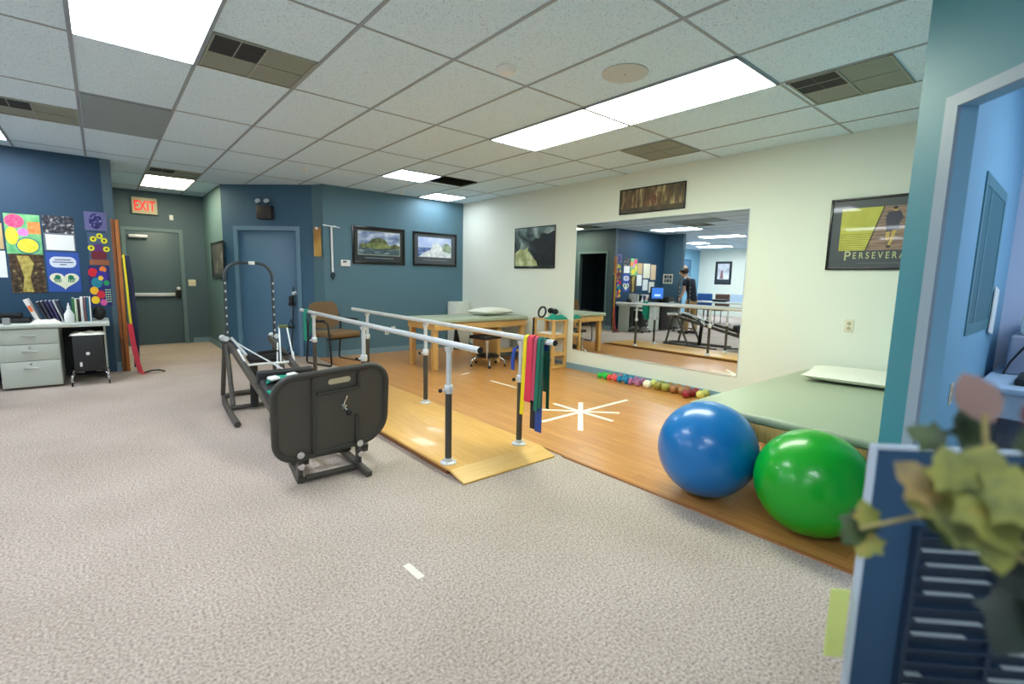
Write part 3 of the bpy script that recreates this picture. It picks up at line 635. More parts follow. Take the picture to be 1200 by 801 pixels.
sheet('notice_sheet', 'dark speckled notice with a blank white panel beneath, above the blue heart painting', -0.485, -0.21, 1.515, 1.925, (mat('grey_card', (120, 128, 138), 0.8), art_specks), 'notice')
def art_tree(b, w, h, y):
    flat(b, [(-w * .2, -h * .48), (w * .12, -h * .48), (w * .06, -h * .1), (w * .2, h * .25), (w * .08, h * .45), (-w * .28, h * .45), (-w * .2, h * .2), (-w * .12, -h * .1)], y - .0008, sp('ochre_dabs', (140, 118, 44), (206, 190, 104), 22))
sheet('canvas_painting', 'brown painting with a gold tree trunk on the blue wall', -0.79, -0.505, 1.015, 1.465, (ramp_mat('brown_dabs', [(0, (44, 32, 22)), (0.6, (88, 68, 44)), (1, (176, 164, 110))], 24, rough=0.8, lo=0.35, hi=0.75), art_tree))
def art_heart(b, w, h, y):
    cr = mat('cream_paint', (232, 234, 206), 0.7)
    flat(b, rrect(w * .8, h * .26, h * .12), y - .0008, cr) if False else flat(b, [(px, pz + h * .25) for px, pz in rrect(w * .80, h * .27, h * .12)], y - .0008, mat('pale_lilac_paint', (214, 222, 236), 0.7))
    for k, ww in enumerate((.5, .62, .2)): flat(b, [(px, pz + h * (.31 - .06 * k)) for px, pz in rect(-w * ww / 2, -h * .012, w * ww / 2, h * .012)], y - .0014, mat('navy_ink', (60, 70, 110), 0.7))
    pts = []
    for k in range(40):
        a = 2 * PI * k / 40; X = 16 * math.sin(a) ** 3; Z = 13 * math.cos(a) - 5 * math.cos(2 * a) - 2 * math.cos(3 * a) - math.cos(4 * a); pts.append((X * w * .028, Z * h * .0145 - h * .2))
    flat(b, pts[::-1], y - .0010, cr)
    gm = mat('green_handprint', (16, 120, 84), 0.7)
    for s in (-1, 1):
        flat(b, ell(s * w * .2, -h * .13, w * .09, h * .06), y - .0018, gm)
        for k in range(4): flat(b, ell(s * w * (.12 + .055 * k), -h * (.215 + .012 * (1 - abs(k - 1.5))), w * .018, h * .05), y - .0018, gm)
        flat(b, ell(s * w * .30, -h * .17, w * .03, h * .02), y - .0018, gm)
sheet('canvas_painting', 'blue painting of a cream heart with two green handprints', -0.485, -0.19, 1.025, 1.50, (mat('royal_blue_paint', (46, 84, 170), 0.7, var=0.12), art_heart))
def art_round(b, w, h, y):
    flat(b, ell(0, 0, w * .30, h * .42), y - .0008, ramp_mat('navy_swirl', [(0, (20, 16, 70)), (0.55, (44, 40, 110)), (1, (170, 170, 220))], 34, lo=0.35, hi=0.7))
sheet('canvas_painting', 'small mauve painting of a round navy swirl, highest on the blue wall', -0.11, 0.10, 1.78, 2.005, (mat('mauve_paint', (104, 104, 150), 0.7, var=0.1), art_round))
def art_sun(b, w, h, y):
    ye = mat('sunflower_yellow', (226, 220, 40), 0.7); bk = mat('sunflower_centre', (50, 50, 30), 0.7)
    for fx, fz in ((-.22, .30), (.1, .40), (.32, .26), (.40, .0), (-.36, .02)):
        flat(b, ell(fx * w, fz * h, w * .17, h * .085), y - .0012, ye); flat(b, ell(fx * w, fz * h, w * .06, h * .035), y - .0018, bk)
    flat(b, ell(0, .0 * h, w * .28, h * .16), y - .0008, mat('violet_paint', (92, 44, 110), 0.7)); flat(b, [(px, pz - h * .2) for px, pz in rrect(w * .78, h * .26, h * .08)], y - .001, mat('maroon_paint', (110, 30, 46), 0.7))
    flat(b, rect(-w * .5, -h * .5, w * .5, -h * .34), y - .0006, mat('terracotta_paint', (150, 90, 60), 0.7))
sheet('canvas_painting', 'painting of yellow flowers in a maroon vase beside the wooden board', -0.095, 0.095, 1.36, 1.755, (mat('slate_paint', (70, 92, 118), 0.7, var=0.08), art_sun))
def art_abs(b, w, h, y):
    cols = [((214, 30, 50), -.3, .34, .22), ((240, 130, 60), .18, .42, .16), ((60, 40, 150), .1, .24, .28), ((20, 130, 150), -.15, .08, .26), ((250, 190, 40), -.3, -.12, .2), ((210, 40, 60), 0, -.22, .2), ((250, 210, 40), -.28, -.36, .2), ((220, 90, 160), .1, -.42, .16), ((240, 200, 60), .05, .2, .12), ((30, 150, 90), .3, .08, .14)]
    for k, (c, fx, fz, r) in enumerate(cols): flat(b, ell(fx * w, fz * h, r * w, r * h * .5, 20), y - .0006 - .0002 * k, mat('abstract_%d_paint' % k, c, 0.7))
    for i in range(3):
        for j in range(6): flat(b, ell((.24 + .1 * i) * w, (-.1 - .06 * j) * h, .035 * w, .016 * h, 10), y - .003, mat('pale_dot_paint', (190, 230, 170), 0.7))
sheet('canvas_painting', 'multicoloured abstract painting, lowest beside the wooden board', -0.115, 0.09, 0.855, 1.345, (mat('deep_blue_paint', (36, 40, 110), 0.7, var=0.2), art_abs))
sheet('paper_sheet', 'plain white sheet at the left picture edge on the blue wall', -1.04, -0.815, 1.19, 1.49, (M_paper, None), 'paper', group='papers on the desk wall')
sheet('paper_sheet', 'tan sheet above a white one at the left edge of the blue wall', -1.05, -0.82, 1.51, 1.80, (mat('tan_paper', (206, 176, 130), 0.8), None), 'paper', group='papers on the desk wall')
sheet('paper_sheet', 'cream calendar page over the computer, seen in the mirror', -1.42, -1.10, 1.40, 1.80, (mat('cream_paper', (232, 228, 204), 0.8), None), 'paper', group='papers on the desk wall')
sheet('paper_sheet', 'white list page left of the computer, lowest in the mirror', -1.34, -1.10, 1.06, 1.36, (M_paper, None), 'paper', group='papers on the desk wall')
sheet('paper_sheet', 'pale page with a peach border at the end of the desk wall papers', -1.70, -1.46, 1.36, 1.78, (mat('peach_paper', (236, 208, 170), 0.8), None), 'paper', group='papers on the desk wall')
sheet('paper_sheet', 'white page right above the monitor top on the desk wall', -1.66, -1.40, 1.00, 1.30, (mat('ivory_paper', (236, 236, 220), 0.8), None), 'paper', group='papers on the desk wall')

# wooden board with hanging bands at the corner
t = thing('wooden_board', 'tall brown wooden board standing at the blue wall corner', 'board', (0.19, 7.95, 0))
b = MB(); b.span((0.135, 7.95, 0.0), (0.172, 7.984, 1.93), M_brown, 0.004); b.span((0.176, 7.93, 0.0), (0.215, 7.984, 1.93), wood_mat('orange_brown_wood', (146, 82, 30), (196, 122, 54), axis=2), 0.004); b.build('planks', t, True)
b = MB(); b.cyl((0.215, 7.95, 1.47), (0.285, 7.95, 1.49), 0.008, M_silver, 10); b.build('peg', t, True)
M_by = mat('yellow_latex', (226, 206, 24), 0.5); M_bn = mat('navy_latex', (22, 34, 66), 0.5); M_br = mat('red_latex', (200, 40, 62), 0.5)
def hanging(label, m, path, wdir, w, name='resistance_band', group='exercise bands at the wooden board'):
    b = MB(); b.band(path, wdir, w, m, 0.002); return tag(b.build(name), label, 'exercise band', group)
hanging('yellow exercise band hanging on the wooden board by the corner', M_by, [(0.235, 7.93, 1.50), (0.245, 7.905, 1.1), (0.25, 7.90, 0.75), (0.265, 7.90, 0.40)], (1, -0.35, 0), 0.024)
hanging('navy exercise band hanging behind the yellow one on the wooden board', M_bn, [(0.262, 7.928, 1.49), (0.285, 7.925, 1.2), (0.30, 7.92, 0.7), (0.295, 7.92, 0.32), (0.285, 7.92, 0.05)], (1, -0.2, 0), 0.06)
hanging('red exercise band trailing down from the wooden board to the carpet', M_br, [(0.245, 7.89, 0.62), (0.26, 7.87, 0.4), (0.29, 7.80, 0.12), (0.31, 7.72, 0.012), (0.34, 7.58, 0.006)], (1, -0.2, 0), 0.055)
b = MB(); b.band([(0.34, 7.66, 0.01), (0.42, 7.64, 0.035), (0.50, 7.64, 0.03), (0.56, 7.66, 0.008)], (0, 1, 0), 0.05, M_rub, 0.006); b.box((0.48, 7.64, 0.045), (0.05, 0.035, 0.012), M_chrome, 0.004); tag(b.build('strap'), 'black strap with metal buckle lying on the carpet by the corner', 'strap')

# ------------------------------------------------------------------ desk along the blue wall
DT = 0.70
t = thing('metal_desk', 'grey steel desk with drawer pedestal along the blue wall', 'desk', (-1.0, 7.62, 0))
b = MB(); b.span((-2.0, 7.25, DT - 0.04), (0.04, 7.985, DT), M_metaldesk, 0.008); b.build('desktop', t, True)
b = MB(); b.span((-0.875, 7.29, 0.02), (-0.40, 7.95, DT - 0.0405), M_metaldesk, 0.003); ped = b.build('pedestal', t, True)
for z0, z1, lock in ((0.49, 0.65, 0), (0.31, 0.485, 1), (0.03, 0.305, 1)):
    b = MB(); b.span((-0.868, 7.268, z0), (-0.407, 7.2895, z1), M_metaldesk, 0.004)
    b.span((-0.70, 7.255, (z0 + z1) / 2 + (0.05 if z1 < .32 else 0)), (-0.58, 7.268, (z0 + z1) / 2 + 0.018 + (0.05 if z1 < .32 else 0)), M_handle, 0.004)
    if lock: b.lathe([(0.012, 0), (0.012, 0.004), (0, 0.005)], M_chrome, 12, (-0.64, 7.267, z1 - 0.03), (0, -1, 0))
    b.build('drawer', ped, True)
b = MB(); b.span((-1.46, 7.30, 0.02), (-1.04, 7.95, DT - 0.0405), mat('dark_desk_box', (46, 44, 46), 0.5), 0.004); b.build('dark_pedestal', t, True, label='dark pedestal under the computer')
b = MB(); b.span((-2.0, 7.30, 0.0), (-1.95, 7.95, DT - 0.0405), M_metaldesk, 0.003); b.build('end_panel', t, True)
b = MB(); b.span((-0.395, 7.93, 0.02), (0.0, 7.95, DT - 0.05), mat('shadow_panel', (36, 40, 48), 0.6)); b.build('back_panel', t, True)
b = MB(); b.span((-0.02, 7.60, 0), (0.0, 7.95, DT - 0.0405), M_metaldesk); b.build('side_panel', t, True)

# books on the desk, left to right
books = [(-0.56, .035, .27, .24, (226, 224, 220), -0.36, 'thick white binder with orange spine label leaning at the left end of the desk books'),
         (-0.485, .020, .24, .20, (34, 36, 44), -0.34, 'thin black book leaning right after the white binder'),
         (-0.455, .024, .245, .20, (52, 52, 70), -0.33, 'dark slate book third in the leaning row on the desk'),
         (-0.42, .018, .25, .20, (44, 42, 84), -0.32, 'dark violet book fourth in the leaning row on the desk'),
         (-0.39, .016, .25, .20, (74, 62, 110), -0.30, 'purple book fifth in the leaning row on the desk'),
         (-0.36, .016, .255, .20, (176, 182, 186), -0.29, 'pale grey book in the middle of the leaning row'),
         (-0.333, .022, .25, .20, (30, 42, 66), -0.28, 'navy book behind the white bottle on the desk'),
         (-0.268, .022, .27, .2, (40, 110, 60), 0, 'green book just right of the white bottle'),
         (-0.244, .020, .26, .2, (206, 218, 190), 0, 'pale green book right of the green one'),
         (-0.220, .018, .26, .2, (40, 34, 40), 0, 'black upright book before the white binders'),
         (-0.194, .024, .28, .22, (232, 232, 230), 0, 'white upright binder right of the black book'),
         (-0.166, .018, .28, .22, (126, 84, 92), 0, 'dusty pink upright binder right of the white one'),
         (-0.141, .020, .28, .22, (20, 92, 118), 0, 'teal upright binder near the right end of the row'),
         (-0.121, .012, .28, .22, (230, 234, 236), 0, 'thin white binder at the right end of the desk books')]
for (x, w, h, d, c, lean, lb) in books:
    m = mat('cover_%d_%d_%d' % c, c, 0.5)
    t = thing('book', lb, 'book', (x, 7.60, DT + (0.001 if not lean else 0.5 * w * abs(math.sin(lean)) + 0.001)), 0, 'books on the desk')
    R = Matrix.Rotation(lean, 4, 'Y')
    b = MB(); b.box((R @ Vector((0, 0, h / 2))), (w, d, h), m, 0.002, rot=R); b.build('cover', t)
    b = MB(); b.box((R @ Vector((0, 0, h / 2 + 0.0016))), (w * 0.72, d - 0.012, h - 0.002), M_paper, rot=R); b.build('pages', t)
    if w > .034:
        b = MB(); b.box((R @ Vector((0, -d / 2 - 0.0008, h * .60))), (w * .8, 0.001, 0.07), mat('orange_sticker', (236, 120, 60), 0.6), rot=R); b.build('spine_label', t)
t = thing('spray_bottle', 'white squeeze bottle standing before the desk books', 'bottle', (-0.305, 7.43, DT))
b = MB(); b.lathe([(0.04, 0.001), (0.045, 0.01), (0.045, 0.09), (0.02, 0.14), (0.014, 0.155)], M_wplas, 20); b.build('body', t)
b = MB(); b.lathe([(0.016, 0.155), (0.016, 0.18), (0.01, 0.185), (0.006, 0.22), (0, 0.221)], M_wplas, 16); b.build('spout', t)
def crumple(cx, cy, cz, w, d, h, m, name, label, cat='towel', seed=1, group=None):
    rnd = random.Random(seed); ph = [rnd.uniform(0, 6) for _ in range(6)]
    def f(u, v):
        x = (u - .5) * w; y = (v - .5) * d
        e = min(u, 1 - u, v, 1 - v) * 4
        z = h * (min(1, e) ** 0.6) * (0.75 + 0.25 * math.sin(9 * u + ph[0]) * math.cos(7 * v + ph[1]) + 0.12 * math.sin(17 * u + 5 * v + ph[2]))
        return (cx + x + .02 * math.sin(8 * v + ph[3]) * w, cy + y + .02 * math.sin(9 * u + ph[4]) * d, cz + max(0.001, z))
    b = MB(); b.grid(f, 18, 14, m)
    b.grid(lambda u, v: (lambda p: (p[0], p[1], cz + 0.0006))(f(u, v)), 18, 14, m)
    return tag(b.build(name), label, cat, group)
crumple(-0.50, 7.40, DT, 0.24, 0.16, 0.05, M_wcloth, 'hand_towel', 'white folded cloth lying before the desk books', seed=4)
b = MB(); b.span((-0.93, 7.50, DT + .001), (-0.63, 7.75, DT + 0.05), M_black, 0.012); b.span((-0.90, 7.60, DT + .05), (-0.70, 7.74, DT + 0.10), M_black, 0.01); tag(b.build('desk_tray'), 'low black tray at the left picture edge of the desk', 'tray')
b = MB(); b.sphere((-0.045, 7.66, DT + 0.085), 0.085, M_black, 20, (0.75, 0.9, 1)); tag(b.build('dark_bag'), 'small round black bag at the right end of the desk books', 'bag')
b = MB(); b.lathe([(0.028, 0), (0.032, .005), (0.03, 0.07), (0, 0.072)], mat('grey_cup', (150, 154, 152), 0.4), 18, (-0.80, 7.36, DT + .001)); tag(b.build('cup'), 'small grey cup at the front of the desk by the black tray', 'cup')

# rolling equipment cart under the desk end with a white towel on it
t = thing('equipment_cart', 'black equipment cart on curved chrome legs under the desk end', 'cart', (-0.16, 7.34, 0))
cm = mat('cart_black', (34, 36, 40), 0.4)
b = MB(); b.span((-0.295, 7.21, 0.16), (-0.03, 7.50, 0.565), cm, 0.015); b.build('cabinet', t, True)
b = MB(); b.lathe([(0.018, 0), (0.018, 0.014), (0, 0.016)], M_wplas, 14, (-0.17, 7.209, 0.36), (0, -1, 0)); b.box((-0.235, 7.206, 0.24), (0.02, 0.008, 0.05), M_wplas, 0.002); b.build('knob', t, True)
for sx in (-1, 1):
    for yy in (7.17, 7.54):
        b = MB(); cx = -0.1625; b.tube([(cx + sx * 0.06, 7.355, 0.13), (cx + sx * 0.12, (yy + 7.355) / 2, 0.15), (cx + sx * 0.155, yy, 0.12), (cx + sx * 0.16, yy, 0.05)], 0.012, M_chrome, 10); lg = b.build('leg', t, True)
        b = MB(); b.lathe([(0.022, -0.008), (0.025, 0), (0.022, 0.008)], M_rub, 16, (cx + sx * 0.16, yy, 0.026), (1, 0, 0)); b.build('caster', lg, True)
crumple(-0.16, 7.36, 0.566, 0.30, 0.30, 0.035, M_wcloth, 'towel', 'white folded towel on top of the black equipment cart', seed=9)

# computer things on the desk, seen in the mirror
t = thing('computer_monitor', 'computer monitor with blue screen on the desk, seen in the mirror', 'monitor', (-1.28, 7.62, DT), 0.35)
b = MB(); b.box((0, 0.03, 0.29), (0.42, 0.05, 0.36), M_black, 0.01); b.build('case', t)
m, N, L, B = new_mat('lit_blue_screen'); B.inputs['Base Color'].default_value = lin((30, 80, 170)); B.inputs['Emission Color'].default_value = lin((70, 140, 230)); B.inputs['Emission Strength'].default_value = 0.8
b = MB(); b.box((0, 0.003, 0.30), (0.37, 0.004, 0.29), m); b.box((0, 0.0002, 0.24), (0.2, 0.002, 0.06), emit_mat('screen_window', (190, 220, 250), 0.8)); b.build('screen', t)
b = MB(); b.box((0, 0.05, 0.06), (0.06, 0.03, 0.12), M_black, 0.005); b.box((0, 0.03, 0.009), (0.24, 0.18, 0.016), M_black, 0.006); b.build('stand', t)
t = thing('desk_printer', 'small black printer at the nook end of the desk, seen in the mirror', 'printer', (-1.72, 7.62, DT))
b = MB(); b.box((0, 0, 0.10), (0.34, 0.32, 0.19), M_black, 0.015); b.build('body', t); b = MB(); b.box((0, -0.2, 0.05), (0.24, 0.10, 0.008), M_paper); b.build('paper_tray', t)
t = thing('office_chair', 'black swivel office chair at the computer desk, seen in the mirror', 'chair', (-1.5, 6.98, 0), 2.7)
cf = mat('black_chair_fabric', (30, 30, 34), 0.9)
b = MB(); b.box((0, 0, 0.46), (0.48, 0.46, 0.08), cf, 0.03, 3); b.build('seat', t)
b = MB(); b.box((0, 0.24, 0.80), (0.44, 0.06, 0.46), cf, 0.03, 3, rot=Matrix.Rotation(-0.1, 4, 'X')); b.bar((0, 0.2, 0.44), (0, 0.26, 0.65), 0.06, 0.02, M_black); b.build('backrest', t)
b = MB(); b.cyl((0, 0, 0.10), (0, 0, 0.43), 0.028, M_dark); b.build('post', t)
for k in range(5):
    a = 2 * PI * k / 5
    b = MB(); b.bar((0, 0, 0.10), (0.29 * math.cos(a), 0.29 * math.sin(a), 0.075), 0.045, 0.03, M_black, 0.006); b.sphere((0.28 * math.cos(a), 0.28 * math.sin(a), 0.031), 0.03, M_rub, 12); b.build('leg', t)

# ------------------------------------------------------------------ tan waiting chair at the teal wall
t = thing('armchair', 'tan upholstered armchair with black sled frame before the teal wall', 'chair', (2.60, 7.12, 0), 0.30)
tan = mat('tan_chair_fabric', (120, 96, 66), 0.9, var=0.08, scale=60, bump=0.15, bscale=200)
b = MB(); b.box((0, -0.02, 0.445), (0.50, 0.50, 0.085), tan, 0.035, 4); b.build('seat', t)
b = MB(); b.prism(rrect(0.47, 0.40, 0.12), -0.03, 0.03, tan, Matrix.Translation((0, 0.25, 0.70)) @ Matrix.Rotation(-0.16, 4, 'X') @ RX90, True); b.build('backrest', t)
for sx in (-1, 1):
    X = sx * 0.285
    b = MB(); b.tube([(X, 0.30, 0.72), (X, 0.24, 0.60), (X, 0.10, 0.63), (X, -0.14, 0.64), (X, -0.22, 0.60), (X, -0.26, 0.30), (X, -0.28, 0.04), (X, -0.25, 0.016), (X, 0.0, 0.014), (X, 0.26, 0.014), (X, 0.29, 0.04), (X, 0.25, 0.35), (X, 0.24, 0.60)], 0.013, M_black, 10); b.build('side_frame', t)
    b = MB(); b.box((X, -0.02, 0.652), (0.045, 0.26, 0.022), M_black, 0.01, 3); b.build('armrest', t)
b = MB(); b.cyl((-0.285, -0.2, 0.39), (0.285, -0.2, 0.39), 0.012, M_black); b.cyl((-0.285, 0.2, 0.39), (0.285, 0.2, 0.39), 0.012, M_black); b.build('seat_rails', t)

# ------------------------------------------------------------------ wooden treatment table in the far corner
TT = 0.725; tx0, tx1, ty0, ty1 = 3.42, 5.10, 5.66, 6.42
t = thing('treatment_table', 'pine treatment table with sage vinyl top in the far corner', 'table', (4.26, 6.04, 0))
b = MB(); b.span((tx0 - 0.05, ty0 - 0.03, TT - 0.06), (tx1 + 0.02, ty1 + 0.03, TT), M_sage, 0.025, 4); b.build('padded_top', t, True)
b = MB(); b.span((tx0, ty0, TT - 0.15), (tx1, ty0 + 0.03, TT - 0.0605), M_pinex, 0.003); b.span((tx0, ty1 - 0.03, TT - 0.15), (tx1, ty1, TT - 0.0605), M_pinex, 0.003); b.span((tx0, ty0 + .03, TT - 0.15), (tx0 + 0.03, ty1 - .03, TT - 0.0605), M_pine, 0.003); b.span((tx1 - 0.03, ty0 + .03, TT - 0.15), (tx1, ty1 - .03, TT - 0.0605), M_pine, 0.003); b.build('apron', t, True)
for xx in (tx0 + 0.04, tx1 - 0.04):
    for yy in (ty0 + 0.07, ty1 - 0.07):
        b = MB(); b.span((xx - 0.037, yy - 0.037, 0.0125), (xx + 0.037, yy + 0.037, TT - 0.0607), M_pine, 0.004); b.build('leg', t, True)
b = MB(); b.span((4.62, ty0 + .04, 0.17), (tx1 - 0.08, ty1 - .04, 0.20), M_pinex, 0.003); b.span((4.56, ty0 + .06, 0.0125), (4.62, ty1 - .06, TT - .152), M_pine, 0.003); b.build('shelf', t, True)
def pillow(name, label, c, w, d, h, m, rz=0.0, cat='pillow'):
    def f(sgn):
        def g(u, v):
            x, y = (u - .5) * 2, (v - .5) * 2
            e = max(0, (1 - abs(x) ** 3) * (1 - abs(y) ** 3)) ** 0.45
            pin = 1 + 0.05 * (abs(x) * abs(y)) ** 2
            return (x * w / 2 * pin, y * d / 2 * pin, h / 2 + sgn * h / 2 * e * (1 + .06 * math.sin(5 * x + 3 * y)))
        return g
    b = MB(); b.grid(f(1), 20, 16, m); b.grid(f(-1), 20, 16, m)
    bmesh.ops.remove_doubles(b.b, verts=b.b.verts, dist=0.0005)
    o = b.build(name, sharp=80); o.location = c; o.rotation_euler = (0, 0, rz); return tag(o, label, cat)
pillow('pillow', 'white pillow lying on the pine treatment table', (4.72, 6.10, TT + 0.006), 0.62, 0.42, 0.11, M_wcloth, 0.1)
# black rolling stool under it
t = thing('rolling_stool', 'black rolling stool with chrome casters under the treatment table', 'stool', (4.30, 5.62, 0.012), 0.2)
b = MB(); b.box((-0.03, 0.02, 0.435), (0.36, 0.34, 0.05), M_black, 0.02, 3); b.build('seat', t)
b = MB(); b.cyl((0, 0, 0.12), (0, 0, 0.41), 0.018, M_chrome); b.cyl((-0.15, -0.12, 0.14), (-0.15, -0.1, 0.41), 0.010, M_chrome, 8); b.build('post', t)
b = MB(); b.lathe([(0.16, 0.14), (0.17, 0.15), (0.17, 0.165), (0.15, 0.18), (0, 0.182)], M_black, 28); b.build('foot_disc', t)
for k in range(5):
    a = 2 * PI * k / 5 + 0.2; ca, sa = math.cos(a), math.sin(a)
    b = MB(); b.tube([(0.05 * ca, 0.05 * sa, 0.13), (0.20 * ca, 0.20 * sa, 0.13), (0.25 * ca, 0.25 * sa, 0.10), (0.26 * ca, 0.26 * sa, 0.045)], 0.011, M_chrome, 10); lg = b.build('leg', t)
    b = MB(); b.lathe([(0.02, -0.009), (0.023, 0), (0.02, 0.009)], M_rub, 14, (0.26 * ca, 0.26 * sa, 0.0235), (ca, sa, 0)); b.build('caster', lg)
b = MB(); b.span((4.66, 5.98, 0.2005), (4.74, 6.30, 0.50), M_brown, 0.005); tag(b.build('wooden_block'), 'brown wooden block on the shelf under the treatment table', 'block')
b = MB(); b.prism(rrect(0.24, 0.30, 0.03), 0, 0.27, mat('frosted_plastic', (186, 190, 200), 0.35), Matrix.Translation((4.90, 6.10, 0.2006)), True); b.prism(rrect(0.26, 0.32, 0.03), 0.27, 0.29, M_wplas, Matrix.Translation((4.90, 6.10, 0.2006)), True); tag(b.build('storage_bin'), 'frosted plastic storage bin under the treatment table', 'bin')
b = MB(); b.span((4.86, 7.33, 0.0125), (5.17, 7.59, 0.86), mat('white_foam_block', (222, 226, 216), 0.8), 0.01); tag(b.build('foam_block'), 'tall white foam block standing in the far room corner', 'foam block')
b = MB(); b.add([(4.80, 7.25, .0125), (4.95, 7.25, .0125), (4.84, 7.25, .40), (4.80, 7.32, .0125), (4.95, 7.32, .0125), (4.84, 7.32, .40)], [(0, 1, 2), (5, 4, 3), (0, 3, 4, 1), (1, 4, 5, 2), (2, 5, 3, 0)], M_black); tag(b.build('foam_wedge'), 'small black wedge in front of the white foam block', 'wedge')

# ------------------------------------------------------------------ pine shelf rack beside the mirror
t = thing('shelf_rack', 'small pine shelf rack against the white wall left of the mirror', 'shelf', (5.05, 5.09, 0.012))
RKx0, RKx1, RKy0, RKy1, RKz = 4.91, 5.195, 4.87, 5.31, 0.73
for xx in (RKx0 + .02, RKx1 - .02):
    for yy in (RKy0 + .02, RKy1 - .02):
        b = MB(); b.span((xx - .02, yy - .02, 0.05), (xx + .02, yy + .02, RKz - .02), M_pine, 0.003); b.build('post', t, True)
for z in (0.22, 0.48):
    b = MB(); b.span((RKx0 + .005, RKy0 + .005, z), (RKx1 - .005, RKy1 - .005, z + .018), M_pine, 0.002)
    b.span((RKx0, RKy0 + .04, z - .02), (RKx0 + .012, RKy1 - .04, z + .035), M_pine, 0.002); b.span((RKx0 + .04, RKy0, z - .02), (RKx1 - .04, RKy0 + .012, z + .035), M_pine, 0.002); b.build('shelf_board', t, True)
b = MB(); b.span((RKx0 - .015, RKy0 - .015, RKz - .02), (RKx1, RKy1 + .015, RKz), M_pine, 0.004); b.build('top_board', t, True)
b = MB(); b.span((RKx0 - .01, RKy0 - .01, 0.0125), (RKx1, RKy1 + .01, 0.05), M_pine, 0.004); b.span((RKx0 + .02, RKy0 + .02, .05), (RKx1 - .02, RKy1 - .02, .055), M_pine); b.build('plinth', t, True)
crumple(5.05, 4.97, RKz, 0.29, 0.22, 0.075, M_teal_c, 'green_cloth', 'teal green cloth folded on top of the shelf rack', 'cloth', 21)
crumple(5.11, 5.21, RKz, 0.15, 0.18, 0.08, M_wcloth, 'towel', 'white towel on top of the shelf rack behind the green cloth', 'towel', 22)
crumple(5.05, 5.09, 0.498, 0.22, 0.34, 0.045, M_wcloth, 'towel', 'white folded towel on the upper shelf of the rack', 'towel', 23)
t = thing('ankle_cuff', 'black loop cuff standing on top of the shelf rack', 'cuff', (4.98, 5.21, RKz))
b = MB(); b.tube([(4.96 + .02 * math.sin(a), 5.17 + .075 * math.cos(a), RKz + .094 + .075 * math.sin(a)) for a in [2 * PI * k / 20 for k in range(20)]], 0.014, M_rub, 8, closed=True); b.build('loop', t, True)
b = MB(); b.band([(4.94, 5.27, RKz + .005), (4.90, 5.27, RKz + .006), (4.886, 5.27, RKz - .005), (4.885, 5.27, .60), (4.886, 5.275, 0.30)], (0, 1, 0), 0.035, M_rub, .003); b.build('strap', t, True)
t = thing('wrist_weights', 'pair of black wrist weights piled on the rack top by the wall', 'weights', (5.08, 5.06, RKz + .05))
for (dy, dz) in ((0.0, 0.085), (0.09, 0.095)):
    b = MB(); b.sphere((5.09, 5.03 + dy, RKz + dz + .02), 0.05, M_rub, 16, (1, 1, 0.85)); b.build('weight_pouch', t, True)

# ------------------------------------------------------------------ parallel bars on their plywood platform
t = thing('parallel_bars', 'parallel walking bars on a long yellow plywood platform', 'parallel bars', (2.05, 4.4, 0))
px0, px1 = 1.665, 2.475
M_edge = wood_mat('plywood_edge', (120, 74, 40), (160, 104, 62), axis=1)
b = MB(); b.span((px0 + .01, 2.62, 0.0005), (px1 - .01, 6.2, 0.034), M_edge, 0.002); b.build('platform_base', t, True)
b = MB(); b.span((px0, 2.56, 0.0345), (px1, 6.26, 0.052), M_ply, 0.002); b.build('platform', t, True)
for (ya, yb) in ((2.56, 2.40), (6.26, 6.42)):
    b = MB(); s = 1 if yb > ya else -1
    vs = [(px0, ya - s * .0, .034), (px1, ya, .034), (px1, ya, .052), (px0, ya, .052), (px0, yb, .0006), (px1, yb, .0006), (px1, yb, .012), (px0, yb, .012)]
    b.add(vs, [(0, 1, 5, 4), (3, 7, 6, 2), (0, 4, 7, 3), (1, 2, 6, 5), (4, 5, 6, 7), (0, 3, 2, 1)], M_plyx); b.build('ramp', t, True)
BZ = 0.87
xl = lambda y: 1.71 + 0.032 * (y - 2.33)
xr = lambda y: 2.345 + 0.032 * (y - 2.33)
